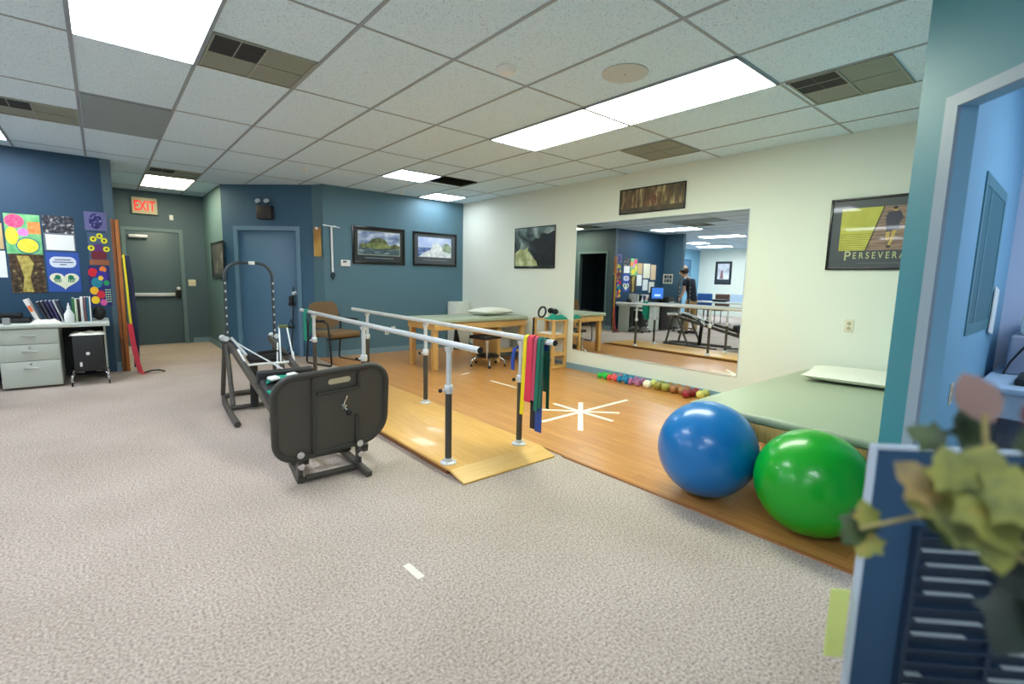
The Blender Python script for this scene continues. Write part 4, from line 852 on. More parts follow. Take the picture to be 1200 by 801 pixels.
for fx in (xl, xr):
    b = MB(); b.tube([(fx(2.31), 2.31, BZ), (fx(6.12), 6.12, BZ)], 0.0205, M_silver, 18, caps=False); hr = b.build('handrail', t, True)
    for ye, s in ((2.31, -1), (6.12, 1)):
        b = MB(); b.lathe([(0.0195, -0.03), (0.0195, 0.0), (0.0205, 0.003), (0.0205, 0.006), (0, 0.006)], M_rub, 16, (fx(ye), ye, BZ), (0, s, 0)); b.build('end_cap', hr, True)
    for yp in (2.67, 4.15, 5.63):
        x = fx(yp)
        b = MB(); b.cyl((x, yp, 0.07), (x, yp, 0.555), 0.0225, M_dark, 18); po = b.build('post', t, True)
        b = MB(); b.cyl((x, yp, 0.545), (x, yp, BZ - 0.028), 0.0175, M_silver, 18)
        b.lathe([(0.022, -0.01), (0.03, 0.012), (0.03, 0.02), (0.0175, 0.022)], M_silver, 18, (x, yp, BZ - 0.045)); b.build('height_tube', po, True)
        b = MB(); b.lathe([(0.027, 0), (0.030, 0.006), (0.030, 0.05), (0.026, 0.056)], M_silver, 18, (x, yp, 0.535)); b.cyl((x - 0.025, yp, .56), (x - 0.06, yp, .56), 0.006, M_silver, 8); b.sphere((x - .065, yp, .56), 0.014, M_rub, 10); b.build('collar', po, True)
        b = MB(); b.lathe([(0.055, 0), (0.055, 0.008), (0.03, 0.014), (0.028, 0.035), (0.023, 0.036)], M_silver, 18, (x, yp, 0.0525))
        for k in range(4): b.lathe([(0.006, 0), (0.006, 0.006), (0, 0.007)], M_chrome, 6, (x + 0.042 * math.cos(PI / 4 + k * PI / 2), yp + 0.042 * math.sin(PI / 4 + k * PI / 2), 0.06))
        b.build('base_flange', po, True)

# resistance bands draped over the near end of the right bar
def drape(label, m, y, w, zf, zb, off=0.0, skew=0.0, sway=0.0):
    x = xr(y); r = 0.0225 + off; pts = []
    for k in range(6): pts.append((x - r - 0.018 * (1 - k / 5) * (1 + sway), y + skew * (1 - k / 5), zf + (BZ - zf) * k / 5))
    for k in range(1, 6): a = PI - PI * k / 6; pts.append((x + r * math.cos(a), y, BZ + r * math.sin(a)))
    for k in range(6): pts.append((x + r + 0.014 * (1 + sway) * k / 5, y - skew * k / 5 + .01 * k / 5, BZ - (BZ - zb) * k / 5))
    ws = [w * (1.08 if i < 3 else 1.0 - .18 * max(0, 1 - abs(i - 8) / 4)) for i in range(len(pts))]
    b = MB(); b.band(pts, (0, 1, 0), w, m, 0.0016, ws); return tag(b.build('resistance_band'), label, 'exercise band', 'exercise bands on the right bar')
drape('yellow exercise band draped over the right bar, leftmost of the bright ones', mat('yellow_band', (240, 220, 20), 0.5), 2.590, 0.036, 0.31, 0.40, off=.006, skew=.004)
drape('red exercise band draped over the right bar beside the yellow one', mat('red_band', (222, 52, 82), 0.5), 2.53, 0.062, 0.42, 0.36, off=.0105)
drape('dusty pink exercise band draped just right of the red one', mat('rose_band', (196, 70, 100), 0.5), 2.4785, 0.032, 0.44, 0.40, off=.0065)
drape('teal green exercise band draped over the bar right of the pink one', mat('green_band', (14, 112, 92), 0.5), 2.438, 0.034, 0.37, 0.50, off=.0065, skew=.004)
drape('dark green exercise band, rightmost on the bar', mat('dark_green_band', (16, 92, 74), 0.5), 2.4, 0.030, 0.40, 0.38, off=.0065)
drape('royal blue exercise band hanging low beneath the green ones', mat('blue_band', (28, 70, 150), 0.5), 2.428, 0.062, 0.215, 0.80, off=.002, sway=-.9)
drape('black exercise band hanging low beneath the red one', mat('black_band', (26, 30, 40), 0.5), 2.49, 0.05, 0.225, 0.80, off=.002, sway=-.9)
b = MB(); b.band([(xr(2.72) - .022, 2.72, .79), (xr(2.72) - .03, 2.73, .70), (xr(2.72) - .026, 2.735, .62)], (0.3, 1, 0), 0.05, mat('royal_blue_band', (36, 76, 170), 0.5), .004); b.band([(xr(2.72) - .022, 2.70, .79), (xr(2.72) + .0, 2.695, .795), (xr(2.72) + .022, 2.70, .79)], (0, 0, 1), 0.02, mat('royal_blue_band', (36, 76, 170), 0.5), .002); tag(b.build('resistance_band'), 'small blue band knotted round the near right post', 'exercise band')
# green towel on the far end of the left bar
ye = 5.85; x = xl(ye); r = 0.029
pts = [(x - r - .01, ye, BZ - .34 + .034 * k) for k in range(10)] + [(x + r * math.cos(PI - PI * k / 5), ye, BZ + r * math.sin(PI * k / 5)) for k in range(6)] + [(x + r + .008, ye, BZ - .05 - .05 * k) for k in range(5)]
b = MB(); b.band(pts, (0.032, 1, 0), 0.12, M_teal_c, 0.003); tag(b.build('green_towel'), 'green towel hung over the far end of the left bar', 'towel')

# ------------------------------------------------------------------ inclined leg press trainer
t = thing('exercise_machine', 'inclined dark steel leg press trainer with big footplate on the carpet', 'exercise machine', (1.1, 4.4, 0))
def zr(y): return 0.075 + (y - 3.1) * 0.225      # rail height
b = MB(); b.tube([(0.80, 4.50, 0.028), (0.82, 4.9, 0.028), (0.85, 5.35, 0.03), (0.89, 5.62, 0.03), (0.99, 5.72, 0.03), (1.28, 5.72, 0.03), (1.36, 5.62, 0.03), (1.38, 5.3, 0.03), (1.40, 4.9, 0.028), (1.42, 4.5, 0.028)], 0.026, M_dark, 12); b.cyl((0.84, 5.10, 0.03), (1.39, 5.10, 0.03), 0.022, M_dark); b.build('base_frame', t, True)
for sx, X in ((-1, 0.90), (1, 1.36)):
    for yb_ in (5.62, 5.12):
        b = MB(); b.tube([(X - .02 * sx * -1, yb_, 0.05), (X, 5.50 if yb_ > 5.4 else 5.40, 0.60)], 0.022, M_dark, 12); b.build('upright', t, True)
    b = MB(); b.bar((X + (.03 if sx < 0 else -.03), 5.55, zr(5.55)), (X + (.03 if sx < 0 else -.03), 3.12, zr(3.12) + .03), 0.045, 0.06, M_dark, 0.008); b.build('rail', t, True)
    b = MB(); b.tube([(X, 5.60, 0.64), (X, 5.40, 0.655)], 0.026, M_silver, 12); b.sphere((X, 5.61, 0.645), 0.03, M_silver, 12); b.build('pulley_block', t, True)
arch = [(0.915, 5.42, 0.62), (0.915, 5.42, 1.22)]
for k in range(1, 8): a = PI - PI / 2 * k / 8; arch.append((1.03 + 0.115 * math.cos(a) + 0, 5.42, 1.25 + 0.145 * math.sin(a)))
arch += [(1.06, 5.42, 1.40), (1.20, 5.42, 1.40)]
for k in range(1, 8): a = PI / 2 - PI / 2 * k / 8; arch.append((1.225 + 0.12 * math.cos(a), 5.42, 1.25 + 0.145 * math.sin(a)))
arch += [(1.345, 5.42, 1.22), (1.345, 5.42, 0.62)]
b = MB(); b.tube(arch, 0.015, mat('gunmetal_tube', (70, 78, 84), 0.35, metal=0.5), 12)
ar = b.build('arch', t, True)
b = MB(); b.box((1.155, 5.40, 1.40), (0.055, 0.02, 0.034), M_wplas, 0.004); b.build('arch_label', ar, True)
b = MB()
for k in range(7):
    for X in (0.915, 1.345): b.box((X, 5.400, 0.72 + 0.08 * k), (0.012, 0.006, 0.02), M_silver)
b.build('adjustment_holes', ar, True)
b = MB(); b.tube([(0.93, 5.52, 0.66), (1.02, 5.1, 0.58), (1.17, 4.45, 0.47)], 0.007, M_silver, 8); b.build('cable', t, True)
b = MB(); b.tube([(0.95, 5.42, 0.66), (0.99, 5.0, 0.54)], 0.012, M_silver, 8); b.build('cable', t, True)
b = MB(); b.tube([(0.92, 4.98, 0.60), (0.955, 4.82, 0.475), (1.36, 4.80, 0.475), (1.36, 4.86, 0.56)], 0.011, M_wplas, 10); b.build('handlebar', t, True, label='white bent handlebar')
b = MB()
for (p, q) in (((1.25, 4.85, 0.46), (1.27, 4.95, 0.80)), ((1.36, 4.85, 0.50), (1.34, 4.95, 0.80)), ((1.27, 4.95, 0.80), (1.34, 4.95, 0.80)), ((1.19, 4.75, 0.43), (1.29, 5.10, 0.62))): b.cyl(p, q, 0.008, M_silver, 8)
b.box((1.305, 4.95, 0.80), (0.08, 0.03, 0.03), mat('olive_clamp', (96, 110, 70), 0.5), 0.005); b.build('hand_grip_frame', t, True)
b = MB(); b.tube([(1.02, 4.95, 0.46), (1.10, 5.02, 0.55), (1.24, 5.0, 0.56), (1.33, 4.92, 0.52)], 0.016, M_rub, 8); b.box((1.13, 5.03, 0.50), (0.26, 0.16, 0.05), M_rub, 0.02, rot=Matrix.Rotation(0.22, 4, 'X')); b.build('head_cushion', t, True)
b = MB(); b.cyl((1.05, 5.05, 0.03), (1.05, 5.02, 0.44), 0.036, M_black, 16); b.build('damper', t, True)
sl = Matrix.Rotation(0.221, 4, 'X')
b = MB(); b.box((1.12, 3.80, zr(3.80) + 0.115), (0.42, 0.80, 0.06), mat('black_vinyl_pad', (44, 44, 46), 0.5), 0.022, 3, rot=sl); b.build('back_pad', t, True)
b = MB(); b.box((1.12, 4.225, zr(4.225) + 0.135), (0.44, 0.05, 0.12), mat('black_vinyl_pad', (44, 44, 46), 0.5), 0.02, 3, rot=sl); b.build('shoulder_stop', t, True)
b = MB(); b.box((1.12, 3.80, zr(3.80) + 0.062), (0.46, 0.74, 0.04), M_dark, 0.004, rot=sl); b.build('carriage', t, True)
# footplate
FPM = Matrix.Translation((1.08, 3.02, 0.44)) @ Matrix.Rotation(-0.04, 4, 'Y') @ Matrix.Rotation(0.16, 4, 'X') @ Matrix.Rotation(0.05, 4, 'Z')
plate = mat('footplate_grey', (78, 74, 68), 0.6, var=0.05, scale=30); rimm = mat('footplate_rim', (60, 58, 54), 0.5, var=0.05)
out = rrect(0.72, 0.54, [0.13, 0.12, 0.13, 0.17], 8)
b = MB(); b.prism(out, -0.008, 0.008, plate, FPM @ RX90); fp = b.build('footplate', t, True)
b = MB(); b.tube([FPM @ RX90 @ Vector((p[0], p[1], 0.004)) for p in out], 0.021, rimm, 10, closed=True); b.build('rim', fp, True)
b = MB()
def fbar(x0, z0, x1, z1, w=0.022): b.box(FPM @ Vector(((x0 + x1) / 2, -0.016, (z0 + z1) / 2)), (abs(x1 - x0) + w, 0.018, abs(z1 - z0) + w), rimm, 0.004, rot=FPM.to_3x3().to_4x4())
fbar(-0.135, 0.24, -0.135, -0.27); fbar(-0.10, 0.14, 0.16, 0.14); fbar(0.16, 0.23, 0.16, 0.14); fbar(0.15, -0.06, 0.15, -0.27); b.build('stiffener_bars', fp, True)
b = MB(); b.prism([(p[0] + .035, p[1] + .205) for p in rrect(0.145, 0.036, 0.017, 5)], 0.009, 0.012, mat('slot_showing_carpet', (196, 184, 152), 0.8), FPM @ RX90); b.build('handle_slot', fp, True)
b = MB(); v = FPM @ Vector((0.055, -0.012, 0.03)); w_ = FPM @ Vector((0.07, -0.07, 0.0)); b.lathe([(0.02, 0), (0.02, 0.02), (0.01, 0.025)], M_chrome, 14, v, w_ - v); b.cyl(v, w_, 0.011, M_chrome, 10); b.sphere(w_, 0.02, M_rub, 14); b.cyl(FPM @ Vector((0.055, -0.02, 0.03)), FPM @ Vector((0.075, -0.03, 0.10)), 0.005, M_chrome, 8); b.build('pull_pin', fp, True, label='chrome pull pin with black knob')
# front stand
b = MB(); b.cyl((0.90, 3.04, 0.028), (1.26, 3.04, 0.028), 0.02, M_dark); b.bar((1.22, 3.42, 0.09), (1.25, 2.88, 0.02), 0.045, 0.036, M_dark, 0.006); b.bar((0.90, 3.42, 0.09), (0.87, 3.03, 0.02), 0.045, 0.036, M_dark, 0.006); b.cyl((0.86, 3.22, 0.1), (1.26, 3.22, 0.1), 0.018, M_dark); b.build('front_stand', t, True)
for X in (0.87, 1.25):
    b = MB(); b.bar((X, 3.06, 0.24), (X, 3.05, 0.05), 0.028, 0.05, M_dark, 0.006); b.lathe([(0.02, 0), (0.02, 0.02), (0, 0.022)], M_chrome, 12, (X, 3.02, 0.12), (0, -1, 0)); b.lathe([(0.02, 0), (0.022, 0.004), (0, 0.006)], M_chrome, 12, (X, 3.02, 0.19), (0, -1, 0)); b.build('hinge_bracket', t, True)
b = MB(); b.bar((1.06, 3.2, 0.13), (1.06, 4.5, 0.03), 0.04, 0.03, M_dark, 0.005); b.build('strut', t, True)
# teal strap with white buckles lying on the back pad
t = thing('teal_strap', 'teal strap with white buckles lying on the machine pad', 'strap', (1.1, 3.95, 0.40))
zs = lambda y: zr(y) + 0.158
b = MB(); b.band([(0.94, 4.08, zs(4.08)), (1.02, 4.13, zs(4.13) + .006), (1.12, 4.10, zs(4.10) + .012), (1.22, 4.05, zs(4.05) + .004), (1.30, 3.98, zs(3.98))], (0.3, 1, 0.2), 0.09, M_teal_c, 0.004); b.band([(0.925, 3.92, zs(3.92)), (0.96, 3.80, zs(3.80)), (1.02, 3.70, zs(3.70) + .002)], (1, .3, 0.05), 0.06, M_teal_c, 0.004); b.build('webbing', t, True)
for (xx, yy) in ((0.99, 4.07), (1.14, 4.10)):
    b = MB(); b.box((xx, yy, zs(yy) + .03), (0.085, 0.06, 0.024), M_wplas, 0.009, 3, rot=RZ(0.5) @ sl); b.build('buckle', t, True)

# ------------------------------------------------------------------ tape marks
def tape(label, p, q, w=0.05, z=0.0123, group=None):
    d = Vector((q[0] - p[0], q[1] - p[1], 0)); n = Vector((-d.y, d.x, 0)).normalized() * w / 2
    b = MB(); vs = [(p[0] - n.x, p[1] - n.y), (q[0] - n.x, q[1] - n.y), (q[0] + n.x, q[1] + n.y), (p[0] + n.x, p[1] + n.y)]
    b.prism(vs, z, z + 0.0006, M_tape); return tag(b.build('floor_tape'), label, 'tape', group)
sc = [((4.33, 3.12), (2.99, 3.08)), ((3.82, 2.84), (3.28, 3.38)), ((3.54, 2.70), (3.545, 3.48)), ((3.08, 2.69), (3.81, 3.34))]
t = thing('floor_star', 'eight-armed star of white tape strips on the wood floor', 'floor marking', (3.55, 3.11, 0.012))
for k, (p, q) in enumerate(sc):
    d = Vector((q[0] - p[0], q[1] - p[1], 0)); n = Vector((-d.y, d.x, 0)).normalized() * 0.024
    b = MB(); b.prism([(p[0] - n.x, p[1] - n.y), (q[0] - n.x, q[1] - n.y), (q[0] + n.x, q[1] + n.y), (p[0] + n.x, p[1] + n.y)], 0.0122 + .0004 * k, 0.0126 + .0004 * k, M_tape); b.build('tape_strip', t, True)
tape('long thin white tape line on the wood floor behind the bands', (3.71, 4.28), (3.70, 4.76), 0.03, group=None)
tape('short white tape dash on the wood floor nearest the treatment table', (3.80, 5.36), (3.60, 5.28), 0.025)
tape('white tape scrap lying on the open carpet', (0.975, 1.86), (0.98, 1.73), 0.035, 0.0008)

# ------------------------------------------------------------------ dumbbells and weighted balls along the wall
def dumbbell(label, x, y, c, r=0.042, L=0.15, ang=0.0):
    m = mat('vinyl_%d_%d_%d' % c, c, 0.45)
    t = thing('dumbbell', label, 'dumbbell', (x, y, 0.012 + r), ang, 'dumbbells along the mirror wall')
    b = MB(); b.cyl((0, -L * .25, 0), (0, L * .25, 0), 0.015, m, 12); b.build('grip', t)
    for s in (-1, 1):
        b = MB(); b.lathe([(r * .8, -L * .13), (r, -L * .10), (r, L * .10), (r * .8, L * .13)], m, 6 if False else 16, (0, s * L * .34, 0), (0, 1, 0)); b.build('head', t)
dumbbell('bright green dumbbell at the far end of the row along the wall', 5.02, 4.03, (40, 200, 70), 0.036, 0.14, 0.15)
dumbbell('lime green dumbbell behind the bright green one', 5.13, 4.05, (70, 190, 80), 0.034, 0.14, -0.1)
dumbbell('coral red dumbbell second from the far end', 5.01, 3.86, (236, 84, 88), 0.038, 0.15, 0.1)
dumbbell('salmon dumbbell behind the coral one', 5.13, 3.88, (226, 100, 100), 0.036, 0.14, 0.1)
dumbbell('blue dumbbell in the front of the row', 5.0, 3.685, (20, 128, 180), 0.046, 0.15, 0.1)
dumbbell('turquoise blue dumbbell behind the blue one', 5.13, 3.70, (24, 140, 176), 0.046, 0.15, 0.0)
dumbbell('purple dumbbell in front beside the white ball', 5.0, 3.51, (176, 110, 160), 0.046, 0.15, 0.1)
dumbbell('mauve dumbbell behind the purple one', 5.13, 3.53, (166, 116, 160), 0.045, 0.15, 0.0)
def ball(name, label, x, y, r, m, group, z=0.012, valve=None):
    b = MB(); b.sphere((0, 0, 0), r, m, 32); o = b.build(name); o.location = (x, y, z + r); tag(o, label, 'ball', group); return o
def bm_(n, c): return mat(n, c, 0.4, coat=0.2)
wb = [(5.0, 3.33, .052, (236, 232, 206), 'white weighted ball between the dumbbells and the green balls'),
      (5.148, 3.335, .047, (204, 214, 120), 'pale yellow-green ball at the wall behind the white one'),
      (5.045, 3.215, .049, (140, 130, 44), 'olive green ball right of the white one in the front row'),
      (5.045, 3.107, .049, (156, 152, 60), 'light olive ball third in the front row'),
      (5.148, 3.215, .049, (122, 128, 50), 'moss green ball at the wall behind the olive ones'),
      (5.045, 2.999, .049, (156, 104, 54), 'copper ball in the front row after the olive ones'),
      (5.148, 3.107, .049, (140, 110, 50), 'bronze ball at the wall, middle of the row'),
      (5.148, 2.999, .049, (156, 108, 56), 'copper ball at the wall beside the bronze one'),
      (5.045, 2.89, .049, (160, 108, 62), 'tan copper ball in the front row beside the red ones'),
      (5.148, 2.89, .049, (144, 92, 50), 'brown ball at the wall behind the red ones'),
      (4.958, 2.79, .047, (150, 26, 40), 'dark red ball in front at the near end of the row'),
      (5.055, 2.777, .046, (128, 20, 34), 'maroon ball behind the front red one'),
      (5.15, 2.777, .046, (140, 24, 40), 'deep red ball at the wall at the near end'),
      (5.05, 2.665, .048, (212, 208, 110), 'yellow ball at the near end of the row'),
      (5.149, 2.66, .048, (180, 182, 96), 'yellow-green ball at the wall, nearest to the camera in the row')]
for x, y, r, c, lb in wb: ball('weighted_ball', lb, x, y, r, bm_('ball_%d_%d_%d' % c, c), 'weighted balls along the mirror wall')

# exercise balls
def exercise_ball(label, x, y, r, c):
    t = thing('exercise_ball', label, 'ball', (x, y, 0.012), 0, 'big exercise balls')
    m = mat('exercise_%d_%d_%d' % c, c, 0.28, var=0.03, scale=3, coat=0.2)
    b = MB(); b.sphere((0, 0, r), r, m, 64); b.build('ball_skin', t, sharp=80)
    b = MB(); d = Vector((-0.55, -0.2, 0.35)).normalized(); b.lathe([(0.014, -0.001), (0.014, 0.002), (0.004, 0.003), (0, 0.003)], m, 14, Vector((0, 0, r)) + d * r, d)
    b.build('valve_plug', t)
exercise_ball('large blue exercise ball beside the green one', 2.76, 1.39, 0.288, (0, 114, 188))
exercise_ball('large green exercise ball nearest the office post', 2.76, 0.815, 0.272, (0, 160, 30))

# ------------------------------------------------------------------ low mat table along the white wall
t = thing('mat_table', 'low wide mat table with sage green vinyl top behind the big balls', 'mat table', (4.08, 1.13, 0))
b = MB(); b.span((3.03, 0.56, 0.44), (5.19, 1.68, 0.50), M_sage, 0.028, 4); b.build('mat_top', t, True)
b = MB(); b.span((3.07, 0.62, 0.33), (5.17, 0.66, 0.4395), M_pinex, 0.004); b.span((3.07, 1.58, 0.33), (5.17, 1.62, 0.4395), M_pinex, 0.004); b.span((3.05, 0.66, 0.33), (3.09, 1.58, 0.4395), M_pine, 0.004); b.span((5.12, 0.66, 0.33), (5.16, 1.58, 0.4395), M_pine, 0.004); b.build('apron', t, True)
for xx in (3.13, 4.10, 5.09):
    for yy in (0.70, 1.54):
        b = MB(); b.span((xx - .045, yy - .045, 0.0125), (xx + .045, yy + .045, 0.4397), M_pine, 0.005); b.build('leg', t, True)
pillow('pillow', 'flat white pillow on the low mat table against the wall', (4.82, 1.16, 0.506), 0.62, 0.72, 0.09, M_wcloth, 0.15)

# ------------------------------------------------------------------ office seen through the doorway
t = thing('office_desk', 'pale blue-grey office counter seen through the doorway at right', 'desk', (4.6, -0.2, 0))
dm = mat('office_counter', (176, 196, 214), 0.5)
b = MB(); b.span((3.95, -1.5, 0.70), (5.18, 0.37, 0.735), dm, 0.008); b.build('counter_top', t, True)
for a, c in (((4.0, 0.33, 0), (5.15, 0.36, 0.6995)), ((4.0, -1.48, 0), (5.15, -1.45, 0.6995))): b = MB(); b.span(a, c, dm); b.build('side_panel', t, True)
b = MB(); b.span((4.0, -1.45, 0.55), (4.03, 0.33, 0.6995), dm); b.build('front_rail', t, True)
t = thing('printer', 'white and grey office printer on the counter through the doorway', 'printer', (4.85, 0.12, 0.736))
pm = mat('printer_grey', (146, 152, 172), 0.5)
b = MB(); b.span((4.62, -0.30, 0.736), (5.10, 0.30, 1.0), pm, 0.02, 3); b.build('body', t, True)
b = MB(); b.span((4.66, -0.28, 1.0005), (5.12, 0.26, 1.16), M_wplas, 0.03, 3); b.build('lid', t, True)
b = MB(); b.span((4.60, -0.28, 0.80), (4.6195, 0.08, 0.98), M_wplas, 0.005); b.build('front_panel', t, True)
b = MB(); b.tube([(4.612, 0.20, 0.97), (4.605, 0.24, 0.90), (4.60, 0.28, 0.82), (4.55, 0.30, 0.745)], 0.006, M_black, 8); tag(b.build('cable'), 'black cable drooping before the grey printer', 'cable')
b = MB(); b.span((4.12, -0.25, 0.7365), (4.50, 0.22, 0.775), M_black, 0.008); b.span((4.13, -0.20, 0.776), (4.42, 0.18, 0.80), mat('slate_tray', (60, 76, 92), 0.4), 0.006); tag(b.build('paper_tray'), 'flat black tray on the office counter before the printer', 'tray')
b = MB(); b.box((4.52, 0.385, 1.16), (0.20, 0.006, 0.30), M_paper, rot=Matrix.Rotation(0.12, 4, 'Y')); tag(b.build('paper_sheet'), 'white paper pinned beside the teal office window', 'paper')

# ------------------------------------------------------------------ foreground partition, slot rack, note and plant
E1 = Vector((0.7071, -0.7071, 0)); NB = Vector((0.7071, 0.7071, 0)); PP = Vector((1.105, 0.226, 0)); RP = RZ(-PI / 4)
def pb(b, s0, s1, o0, o1, z0, z1, m, bev=0.0):
    c = PP + E1 * (s0 + s1) / 2 + NB * (o0 + o1) / 2; b.box((c.x, c.y, (z0 + z1) / 2), (s1 - s0, o1 - o0, z1 - z0), m, bev, rot=RP)
t = thing('partition_panel', 'low dark blue partition panel with pale trim in the right foreground', 'partition', tuple(PP + E1 * .45 + NB * .025), -PI / 4)
pf = mat('navy_partition_fabric', (38, 72, 104), 0.85, var=0.08, scale=40, bump=0.1, bscale=200); pt = mat('pale_grey_trim', (166, 180, 196), 0.4)
b = MB(); pb(b, 0.0063, 0.55, 0.002, 0.018, 0.02, 0.992, pf); b.build('fabric_panel', t, True)
b = MB(); pb(b, 0.0, 0.006, 0.0, 0.02, 0.0, 1.0, pt, 0.002); pb(b, 0.0063, 0.55, 0.0, 0.02, 0.9925, 1.0, pt, 0.002); pb(b, 0.55, 0.57, 0.0, 0.02, 0.0, 1.0, pt, 0.003); pb(b, 0.0063, 0.55, 0.0, 0.02, 0.0, 0.0195, pt, 0.003); b.build('trim_frame', t, True)
t = thing('slot_rack', 'dark blue slotted paper rack mounted on the partition panel', 'rack', tuple(PP + E1 * .3 + NB * -.02), -PI / 4)
rk = mat('dark_blue_rack', (24, 44, 66), 0.5)
b = MB(); pb(b, 0.085, 0.53, -0.004, 0.0015, 0.40, 0.845, rk); pb(b, 0.085, 0.093, -0.016, -0.0045, 0.40, 0.845, rk); pb(b, 0.522, 0.53, -0.016, -0.0045, 0.40, 0.845, rk); pb(b, 0.24, 0.247, -0.016, -0.0045, 0.40, 0.845, rk); b.build('rack_back', t, True)
b = MB()
for k in range(15):
    z = 0.42 + k * 0.029; pb(b, 0.0935, 0.5215, -0.016, -0.0045, z, z + 0.005, rk)
b.build('slot_shelves', t, True)
rnd = random.Random(3)
for k in range(15):
    z = 0.42 + k * 0.029 + 0.0052
    for s0, s1 in ((0.097, 0.238), (0.25, 0.518)):
        u = rnd.uniform(0.0, 0.3); L_ = s1 - s0
        if k in (3, 4, 5) and s0 < .2: pa, pc = s0, s0 + .03
        else: pa, pc = s0 + u * L_ * .4, s1 - rnd.uniform(0, .3) * L_
        if rnd.random() < .85:
            b = MB(); pb(b, pa, pc, -0.0165, -0.006, z, z + 0.0014, mat('dim_paper', (150, 162, 168), 0.8)); b.build('paper', t, True)
b = MB(); c = PP + E1 * -0.02 + NB * 0.0212; b.box((c.x, c.y, 0.615), (0.036, 0.0016, 0.150), mat('yellow_green_note', (206, 220, 130), 0.8), rot=RP); tag(b.build('sticky_note'), 'yellow-green sticky note stuck on the partition edge', 'note')

t = thing('potted_plant', 'leafy artificial ivy plant on a stand, blurred in the right foreground', 'plant', (0.76, -0.10, 0))
b = MB(); b.lathe([(0.11, 0.0005), (0.11, 0.02), (0.02, 0.03), (0.02, 0.86), (0.09, 0.875), (0.09, 0.89)], M_black, 24, (0.76, -0.10, 0)); b.build('stand', t, True)
b = MB(); b.lathe([(0.055, 0.891), (0.065, 0.90), (0.082, 1.0), (0.088, 1.005), (0.088, 1.02), (0.078, 1.02), (0.07, 0.99), (0, 0.985)], mat('dark_green_pot', (22, 46, 42), 0.4), 28, (0.76, -0.10, 0)); b.build('pot', t, True)
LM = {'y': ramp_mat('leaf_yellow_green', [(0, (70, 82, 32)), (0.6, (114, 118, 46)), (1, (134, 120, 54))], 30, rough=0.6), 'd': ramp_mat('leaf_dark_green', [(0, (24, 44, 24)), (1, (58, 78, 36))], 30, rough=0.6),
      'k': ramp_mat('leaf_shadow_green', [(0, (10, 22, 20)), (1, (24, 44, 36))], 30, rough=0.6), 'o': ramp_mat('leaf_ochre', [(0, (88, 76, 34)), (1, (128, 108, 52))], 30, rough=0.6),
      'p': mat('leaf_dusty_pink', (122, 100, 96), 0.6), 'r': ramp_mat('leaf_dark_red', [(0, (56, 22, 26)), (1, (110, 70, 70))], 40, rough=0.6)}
def leaf(c, size, face, up, key, lobed=True, name='leaf'):
    c = Vector(c); n = Vector(face).normalized(); u = Vector(up); u = (u - n * u.dot(n)).normalized(); s = u.cross(n)
    if lobed: prof = [(0, -.5), (.16, -.42), (.40, -.46), (.36, -.22), (.52, 0), (.30, .10), (.26, .30), (.0, .55)]
    else: prof = [(0, -.5), (.2, -.36), (.34, -.1), (.32, .12), (.2, .34), (0, .52)]
    right = prof; left = [(-x, y) for x, y in reversed(prof[1:-1])]
    pts = right + left; vs = []
    for x, y in pts: vs.append(c + s * x * size + u * y * size + n * (-0.12 * abs(x) + 0.05 * math.sin(5 * y)) * size)
    vs.append(c + n * 0.02 * size); k = len(vs) - 1; N_ = len(pts)
    b = MB(); b.add(vs, [(i, (i + 1) % N_, k) for i in range(N_)], LM[key], True); return b.build(name, t, True, sharp=180)
CR = Vector((-0.9, -0.25, 0.25))
lv = [((.675, .100, 1.105), .058, (0.3, 1, .3), 'o'), ((.66, .075, 1.13), .05, (.2, .4, 1), 'y'), ((.675, .055, 1.125), .075, (.2, -.2, 1), 'y'), ((.67, .04, 1.09), .075, (0, -.4, -1), 'y'), ((.68, .085, 1.08), .055, (0, 1, -.3), 'y'),
      ((.66, .02, 1.12), .07, (0, -1, .4), 'y'), ((.68, .06, 1.07), .06, (0, .2, -1), 'y'), ((.67, .035, 1.055), .05, (0, -.3, -1), 'y'), ((.72, .06, 1.03), .055, (.2, .8, -.4), 'd'), ((.70, .075, 1.035), .05, (0, 1, 0), 'd'),
      ((.71, .105, 1.148), .042, (.2, 1, .1), 'd'), ((.72, .073, 1.165), .04, (0, .5, 1), 'd'), ((.71, .062, 1.135), .045, (0, .2, 1), 'd'),
      ((.71, .157, .99), .05, (0, .6, -1), 'd'), ((.70, .150, 1.02), .035, (0, .4, 1), 'y'), ((.71, .148, .975), .04, (0, .3, -1), 'y'),
      ((.70, .015, 1.165), .045, (.1, -.5, .8), 'd'), ((.71, -.005, 1.15), .05, (.1, -.9, .3), 'y'), ((.70, -.01, 1.12), .05, (0, -1, 0), 'y')]
for c, s, up, k in lv: leaf((c[0] + .01, c[1] + (.0 if k == 'd' and c[1] > .1 and c[2] < 1.1 else -.004), c[2] - (.018 if c[2] > 1.04 else .0)), s * .92, CR + Vector((random.uniform(-.2, .2), random.uniform(-.3, .3), random.uniform(-.1, .4))), up, k)
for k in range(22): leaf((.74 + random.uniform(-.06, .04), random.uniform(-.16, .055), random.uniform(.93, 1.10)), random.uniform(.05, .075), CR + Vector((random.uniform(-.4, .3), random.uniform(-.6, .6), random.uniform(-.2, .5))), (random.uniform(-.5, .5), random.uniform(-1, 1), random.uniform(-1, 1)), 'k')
leaf((.70, .062, 1.186), .056, (-0.95, -.1, .1), (0, .6, 1), 'p', False)
for k in range(8): leaf((.70 + random.uniform(-.02, .02), .02 - .012 * k, 1.175 + random.uniform(-.012, .012)), .03, CR, (random.uniform(-.3, .3), random.uniform(-1, 1), 1), 'r', False)
sm = mat('plant_stem', (140, 132, 84), 0.6)
